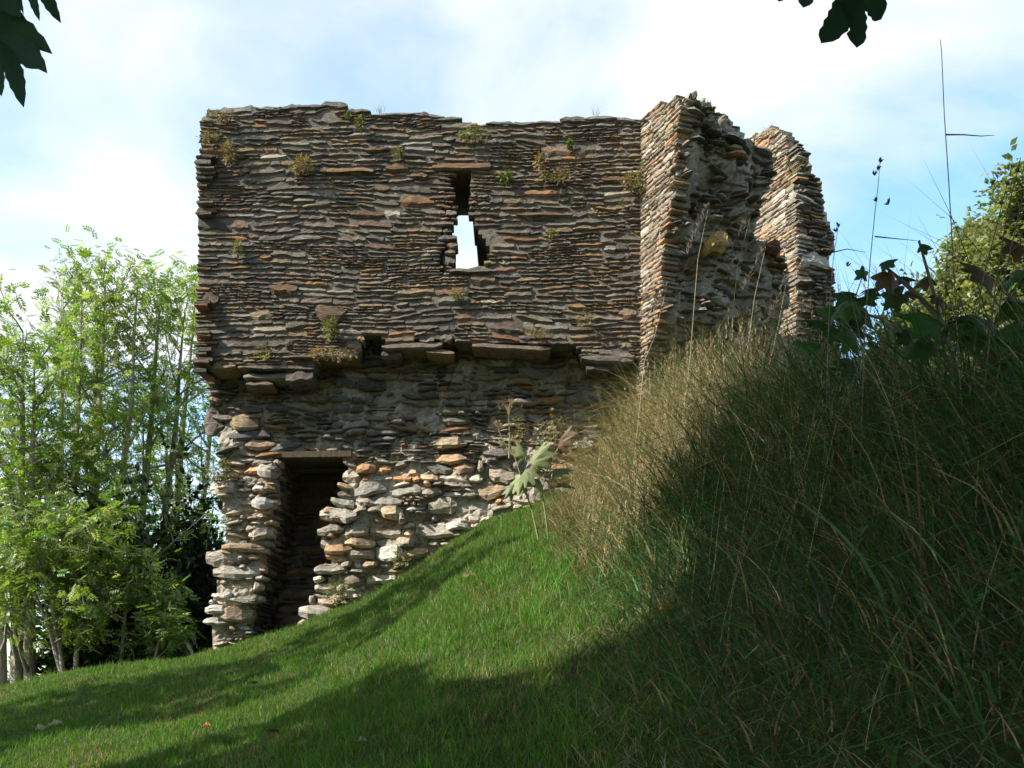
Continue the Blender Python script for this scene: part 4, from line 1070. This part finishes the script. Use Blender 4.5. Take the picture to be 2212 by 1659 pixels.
def weed(name, label, base, stems, leafL, col, seed, stemcol=(.10, .12, .05), r=.006, cat='plant', lobes=5, wilt=0.0, group=None, umbels=()):
    """stems: lists of 3d points; leaves: (point, direction, size)"""
    rng = np.random.default_rng(seed)
    base = np.array(base, float); e = empty(name, base, label, cat, group)
    for pts, leaves in stems:
        mb = MB(); pts = np.array(pts); tube(mb, pts, np.linspace(r, r * .4, len(pts)), 6, stemcol); 
        mb.done('stem', M_STEM, e, True)
        for (q, d, s) in leaves:
            q = np.array(q); d = np.array(d, float); d /= np.linalg.norm(d)
            # petiole back to the nearest stem point
            k = np.argmin(np.linalg.norm(pts - q, axis=1)); mbp = MB()
            V, fc = lobed_leaf(rng, leafL * s, lobes, .22 if lobes == 3 else .35)
            V = V * np.array([1, .62 if lobes == 3 else (.7 if lobes == 7 else .9), 1.9])
            up = np.array([rng.normal(0, .35), -0.55 + rng.normal(0, .3), .75]); y = np.cross(up, d); y /= np.linalg.norm(y); z = np.cross(d, y)
            W = q + V @ np.stack([d, y, z])
            c = np.array(col) * rng.uniform(.7, 1.3)
            if rng.random() < wilt: c = np.array([.10, .055, .03])
            o = build('leaf', W, fc, M_DARKLEAF, e, np.broadcast_to(np.clip(c, .01, .6), (len(W), 3)), True)
            tube(mbp, np.stack([pts[k], (pts[k] + q) / 2 + (0, 0, -.01), q]), [r * .5, r * .4, r * .3], 5, stemcol)
            mbp.done('stalk', M_STEM, o, True, origin=base)
    for (q, top, rad) in umbels:
        mb = MB(); q = np.array(q); top = np.array(top); d = (top - q) / np.linalg.norm(top - q)
        for k in range(16):
            v = d + rng.normal(0, .45, 3); v /= np.linalg.norm(v); tip = q + v * rad
            tube(mb, np.stack([q, q + (d * .5 + v * .5) * rad * .5, tip]), [.003, .0022, .0015], 4, (.28, .22, .11))
            for j in range(4):
                w = v + rng.normal(0, .6, 3); w /= np.linalg.norm(w)
                tube(mb, np.stack([tip, tip + w * rad * .12, tip + w * rad * .22]), [.0015, .002, .0035], 4, (.25, .17, .08))
        mb.done('flower_head', M_STEM, e)
    return e

def px_path(lst, Y, dy=0.0):
    return [P(x, y, Y + dy * k) for k, (x, y) in enumerate(lst)]
# hogweed by the wall foot
YH = 10.2
hb = P(1195, 1172, YH); hb[2] = ground_z(hb[0], hb[1])
weed('hogweed', 'pale hogweed plant with drooping leaves and dried flower heads at the foot of the bank', hb, [
    ([P(1163, 1165, YH), P(1150, 1105, YH), P(1128, 1040, YH), P(1112, 985, YH), P(1100, 950, YH)], [(P(1126, 1030, YH - .05), (-.2, -.3, -1), .9), (P(1110, 1050, YH), (-.6, -.2, -.8), .7)]),
    ([P(1100, 990, YH), P(1101, 940, YH), P(1099, 900, YH - .02)], []),
    ([P(1112, 985, YH), P(1095, 968, YH), P(1086, 950, YH), P(1080, 935, YH)], [(P(1092, 962, YH), (-.6, -.2, .7), .45)]),
    ([P(1185, 1165, YH), P(1178, 1110, YH), P(1170, 1060, YH), P(1180, 1020, YH), P(1195, 985, YH), P(1210, 962, YH)],
     [(P(1208, 962, YH), (.35, -.3, .9), 1.0), (P(1192, 985, YH), (-.5, -.3, .8), .9), (P(1150, 1000, YH - .1), (.45, -.4, .6), 1.2), (P(1140, 1015, YH - .1), (-.2, -.6, -.6), 1.0), (P(1165, 1040, YH - .1), (.3, -.5, -.8), .9), (P(1200, 1015, YH - .05), (.9, -.2, .1), .8), (P(1210, 1045, YH), (.9, -.2, -.1), .7), (P(1135, 985, YH - .05), (-.4, -.1, .9), .8)]),
    ], .25, (0.19, 0.22, 0.11), 501, (.22, .22, .11), .011, 'plant', 7, .12, umbels=[(P(1099, 900, YH), P(1099, 880, YH), .14), (P(1080, 935, YH), P(1077, 915, YH), .10)])
# sycamore-like seedlings and stalks on the bank
def gz(px, Y): x = (px - CX) / F * Y; return np.array([x, Y, float(ground_z(x, Y))])
YS = 5.6
def leafset(rng, L, Y): return [(P(x, y, Y + rng.uniform(-.15, .1)), (dx, rng.uniform(-.5, .2), dz), s) for x, y, dx, dz, s in L]
rng = np.random.default_rng(511)
b0 = gz(1800, YS)
weed('sycamore_sapling', 'young sycamore sapling with broad dark leaves against the rear wall edge', b0, [
    ([b0, P(1812, 780, YS), P(1830, 700, YS), P(1848, 640, YS), P(1862, 600, YS)], leafset(rng, [(1862, 600, .1, 1, .5), (1845, 640, -.8, .3, .9), (1855, 645, .9, .2, .9), (1835, 655, -.4, -.9, 1.0), (1860, 665, .6, -.8, 1.0), (1815, 668, -1, .2, 1.0), (1835, 690, -.3, -.9, 1.1), (1870, 630, .9, .4, .7)], YS)),
    ([b0, P(1790, 790, YS - .1), P(1782, 740, YS - .1), P(1800, 700, YS)], leafset(rng, [(1785, 700, -.8, .3, .9), (1800, 712, .4, -.6, .8), (1835, 715, .5, -.7, 1.0)], YS)),
    ([b0, P(1830, 820, YS - .1), P(1845, 790, YS - .1)], leafset(rng, [(1840, 780, .2, -.6, 1.2), (1765, 745, -.6, .2, 1.0), (1770, 800, .8, .1, .9)], YS)),
    ], .15, (0.035, 0.085, 0.02), 512, (.10, .09, .05), .006, 'sapling', 5, .05)
b1 = gz(2040, 5.0); Y1 = 5.0
weed('thistle_stalk', 'tall withered weed with thick ribbed stem and curled leaves on the bank', b1, [
    ([b1, P(2085, 900, Y1), P(2062, 780, Y1), P(2030, 680, Y1), P(2005, 590, Y1), P(1985, 520, Y1)], leafset(rng, [(2005, 600, -.8, -.4, .7), (1990, 530, .7, -.2, .5), (2020, 640, .8, -.3, .7), (2040, 720, -.9, .0, .9)], Y1)),
    ([P(2062, 790, Y1), P(2010, 740, Y1), P(1960, 715, Y1), P(1910, 690, Y1), P(1875, 680, Y1)], leafset(rng, [(1960, 715, .2, -1, .7), (1930, 700, -.3, -.9, .6), (1985, 730, .5, .6, .6)], Y1)),
    ([P(2030, 690, Y1), P(1985, 640, Y1), P(1940, 600, Y1), P(1905, 570, Y1)], leafset(rng, [(1905, 570, .9, .4, .6), (1915, 590, .2, -1, .9), (1945, 600, .9, -.1, .6), (1930, 630, .3, -1, .8), (1960, 630, .9, -.3, .5)], Y1)),
    ], .14, (0.05, 0.075, 0.03), 513, (.16, .14, .09), .014, 'plant', 5, .35)
b2 = gz(2150, 4.6); Y2 = 4.6
weed('bramble', 'leafy dark green bramble spreading over the end of the bank', b2, [
    ([b2, P(2120, 800, Y2), P(2140, 720, Y2), P(2180, 640, Y2), P(2215, 590, Y2)], leafset(rng, [(2140, 600, -.6, .4, 1.1), (2180, 650, .8, -.3, 1.2), (2125, 690, -.8, .1, 1.1), (2200, 610, .5, .6, 1.0), (2150, 725, .8, -.4, 1.0), (2200, 700, .6, -.6, 1.3)], Y2)),
    ([b2, P(2070, 860, Y2), P(2040, 760, Y2), P(2020, 700, Y2)], leafset(rng, [(2020, 690, -.9, .2, 1.3), (2060, 700, .9, .1, 1.3), (2085, 720, .9, -.3, 1.0), (2000, 740, -.7, -.4, .9)], Y2)),
    ([b2, P(2190, 850, Y2), P(2210, 770, Y2), P(2230, 740, Y2)], leafset(rng, [(2190, 760, -.8, -.2, 1.1), (2210, 790, -.3, -.9, 1.0), (2170, 800, -.9, .1, .9), (2210, 540, -.5, .5, .8)], Y2)),
    ], .16, (0.04, 0.095, 0.022), 514, (.09, .08, .05), .007, 'bramble', 5, .08)
b3 = gz(1930, 6.4); Y3 = 6.4
weed('nettle', 'small leafy nettle in the grass between the sapling and the withered weed', b3, [
    ([b3, P(1925, 840, Y3), P(1915, 770, Y3)], leafset(rng, [(1905, 790, -.8, .0, .8), (1930, 790, .8, .1, .8), (1915, 765, .2, .9, .6), (1900, 830, -.8, -.3, .9), (1940, 830, .8, -.3, .9)], Y3)),
    ([b3, P(1890, 880, Y3), P(1870, 820, Y3)], leafset(rng, [(1865, 820, -.5, .4, .8), (1885, 840, .8, .1, .8)], Y3))], .10, (0.045, 0.10, 0.03), 515, (.1, .1, .05), .005, 'plant', 3)
# single grass stalks that stand against the sky
def stalk(label, path, Y, heads=(), side=None, seed=0, r=.0022, col=(.20, .16, .12)):
    rng = np.random.default_rng(seed)
    b = gz(path[0][0], Y); e = empty('grass_stalk', b, label, 'grass stalk', 'tall grass stalks on the bank')
    mb = MB(); pts = [b] + [P(x, y, Y) for x, y in path[1:]]
    tube(mb, pts, np.linspace(r * 1.3, r * .6, len(pts)), 5, col)
    if side: tube(mb, [P(x, y, Y) for x, y in side], np.linspace(r * 1.6, r * .5, len(side)), 5, col)
    mb.done('stem', M_STEM, e, True)
    for (x, y, s) in heads:
        mb = MB(); c = P(x, y, Y)
        for k in range(6):
            d = np.array([rng.normal(0, .5), rng.normal(0, .5), 1 + rng.normal(0, .3)]); d *= s / F * Y / np.linalg.norm(d)
            o_ = c + rng.normal(0, s * .08 / F * Y, 3)
            tube(mb, np.stack([o_, o_ + d * .4, o_ + d * .8]), [.001, .004, .0006], 5, (.13, .10, .08))
        mb.done('seed_head', M_STEM, e)
stalk('tallest thin grass stalk with one side blade, high against the sky', [(2085, 900), (2062, 620), (2050, 400), (2040, 250), (2034, 110), (2031, 85)], 4.4, (), [(2042, 291), (2080, 291), (2120, 294), (2148, 292)], 601)
stalk('grass stalk with dark beads of seed and a bent blade beside the sapling', [(1855, 880), (1868, 720), (1880, 560), (1890, 460), (1897, 400), (1901, 350)], 4.8, [(1900, 352, 14), (1898, 366, 12), (1890, 378, 12), (1893, 434, 12), (1920, 440, 14)], [(1890, 511), (1930, 515), (1980, 520)], 602)
stalk('grass stalk with drooping dark spikelets near the rear wall', [(1780, 880), (1790, 700), (1800, 560), (1810, 495)], 5.4, [(1812, 490, 14), (1806, 500, 12), (1830, 575, 14)], [(1800, 545), (1830, 538), (1870, 545)], 603)
for k, (x0, x1, yt, hx) in enumerate(((1560, 1620, 470, 0), (1480, 1530, 450, 0), (1600, 1655, 530, 0), (1380, 1440, 620, 0), (1655, 1700, 600, 0))):
    stalk(['pale feathery grass stalk leaning over the middle of the broken wall end', 'pale feathery grass stalk leaning past the yellow boulder', 'long pale grass stalk in front of the broken wall right of the boulder', 'golden grass stalk bending towards the return wall edge', 'slim pale grass stalk before the rear wall'][k],
          [(x0 - 20, 880), (x0 + (x1 - x0) * .2, 780), (x0 + (x1 - x0) * .55, yt + 110), (x1, yt)], 8.6 + .4 * k, [(x1 - 4 - 7 * j * (x1 - x0) / 60, yt + 14 * j, 17) for j in range(8)], None, 610 + k, .0024, (.42, .36, .25))
for k, (x0, x1, yt) in enumerate(((2150, 2205, 340), (2120, 2175, 400), (2165, 2215, 400))):
    stalk(['arching grass stalk with side twigs at the end of the bank, tallest of three', 'thin grass stalk with a bud in front of the taller hazel', 'thin bending grass stalk beside the bramble'][k],
          [(x0 - 40, 900), (x0, 620), (x0 + (x1 - x0) * .5, yt + 110), (x1, yt)], 4.3 + .15 * k, [(x1, yt, 12), (x1 - 12, yt + 40, 12), (2145, 398, 13)] if k == 1 else [(x1 - 8, yt + 30, 12)], [(x0 + 22, yt + 140), (x0 + 45, yt + 120), (x0 + 70, yt + 130)], 620 + k, .003, (.15, .13, .09))

# ------------------------------------------------------------------ fallen leaves on the lawn
rng = np.random.default_rng(700)
def ray_ground(px, py):
    Y = np.linspace(3, 16, 1500); x = (px - CX) / F * Y; z = CZ + (HY - py) / F * Y
    k = np.argmax(z < ground_z(x, Y)) if (z < ground_z(x, Y)).any() else 0
    # first point along the ray that is under the ground
    return np.array([x[k], Y[k], float(ground_z(x[k], Y[k]))])
for k, (x, y, L, c, lab) in enumerate(((88, 1578, .15, (.36, .33, .24), 'pale curled leaf lying on the lawn farthest from the bank'), (120, 1574, .16, (.38, .36, .27), 'pale curled leaf with a long stalk on the lawn'), (1012, 1254, .16, (.34, .32, .20), 'pale yellow leaf on the sunlit grass'),
                                       (445, 1578, .09, (.35, .12, .04), 'orange dead leaf on the shaded lawn'), (783, 1614, .07, (.40, .33, .27), 'small pale dead leaf on the dark lawn'), (1040, 1272, .10, (.22, .13, .07), 'brown dead leaf on the sunlit grass near the bank'),
                                       (548, 1482, .10, (.05, .035, .03), 'dark rotting leaf on the lawn'), (590, 1590, .09, (.06, .03, .02), 'dark brown leaf in the shaded grass'), (1438, 1330, .12, (.30, .09, .03), 'rust red leaf caught in the dark bank grass'))):
    p = ray_ground(x, y) + np.array([0, 0, .035])
    a = rng.uniform(-.9, .9); L = L * .85
    d = np.array([math.cos(a), math.sin(a), rng.uniform(.05, .35)]) * L / 2
    V, q = serrate_leaflet(rng, p - d, p + d, L * .55, rng.uniform(-.2, .2), rng.uniform(.6, 1.4), (.35, .6, rng.choice([-1, 1]), .4), (rng.uniform(-.7, .7), rng.uniform(-.9, -.2), .6))
    V = V + rng.normal(0, .05 * L, V.shape) * np.array([.5, .5, 1])
    mb = MB(); mb.add(V, [q], np.array(c)); tube(mb, np.stack([p - d, p - d * 1.4 + (0, 0, .01), p - d * 1.9 + (0, 0, .03)]), [.003, .0025, .002], 4, np.array(c) * .7)
    o = mb.done('fallen_leaf', M_HERB, None, False, origin=p)
    o.location = [float(t) for t in p]
    tag(o, lab, 'leaf', 'fallen leaves on the lawn')
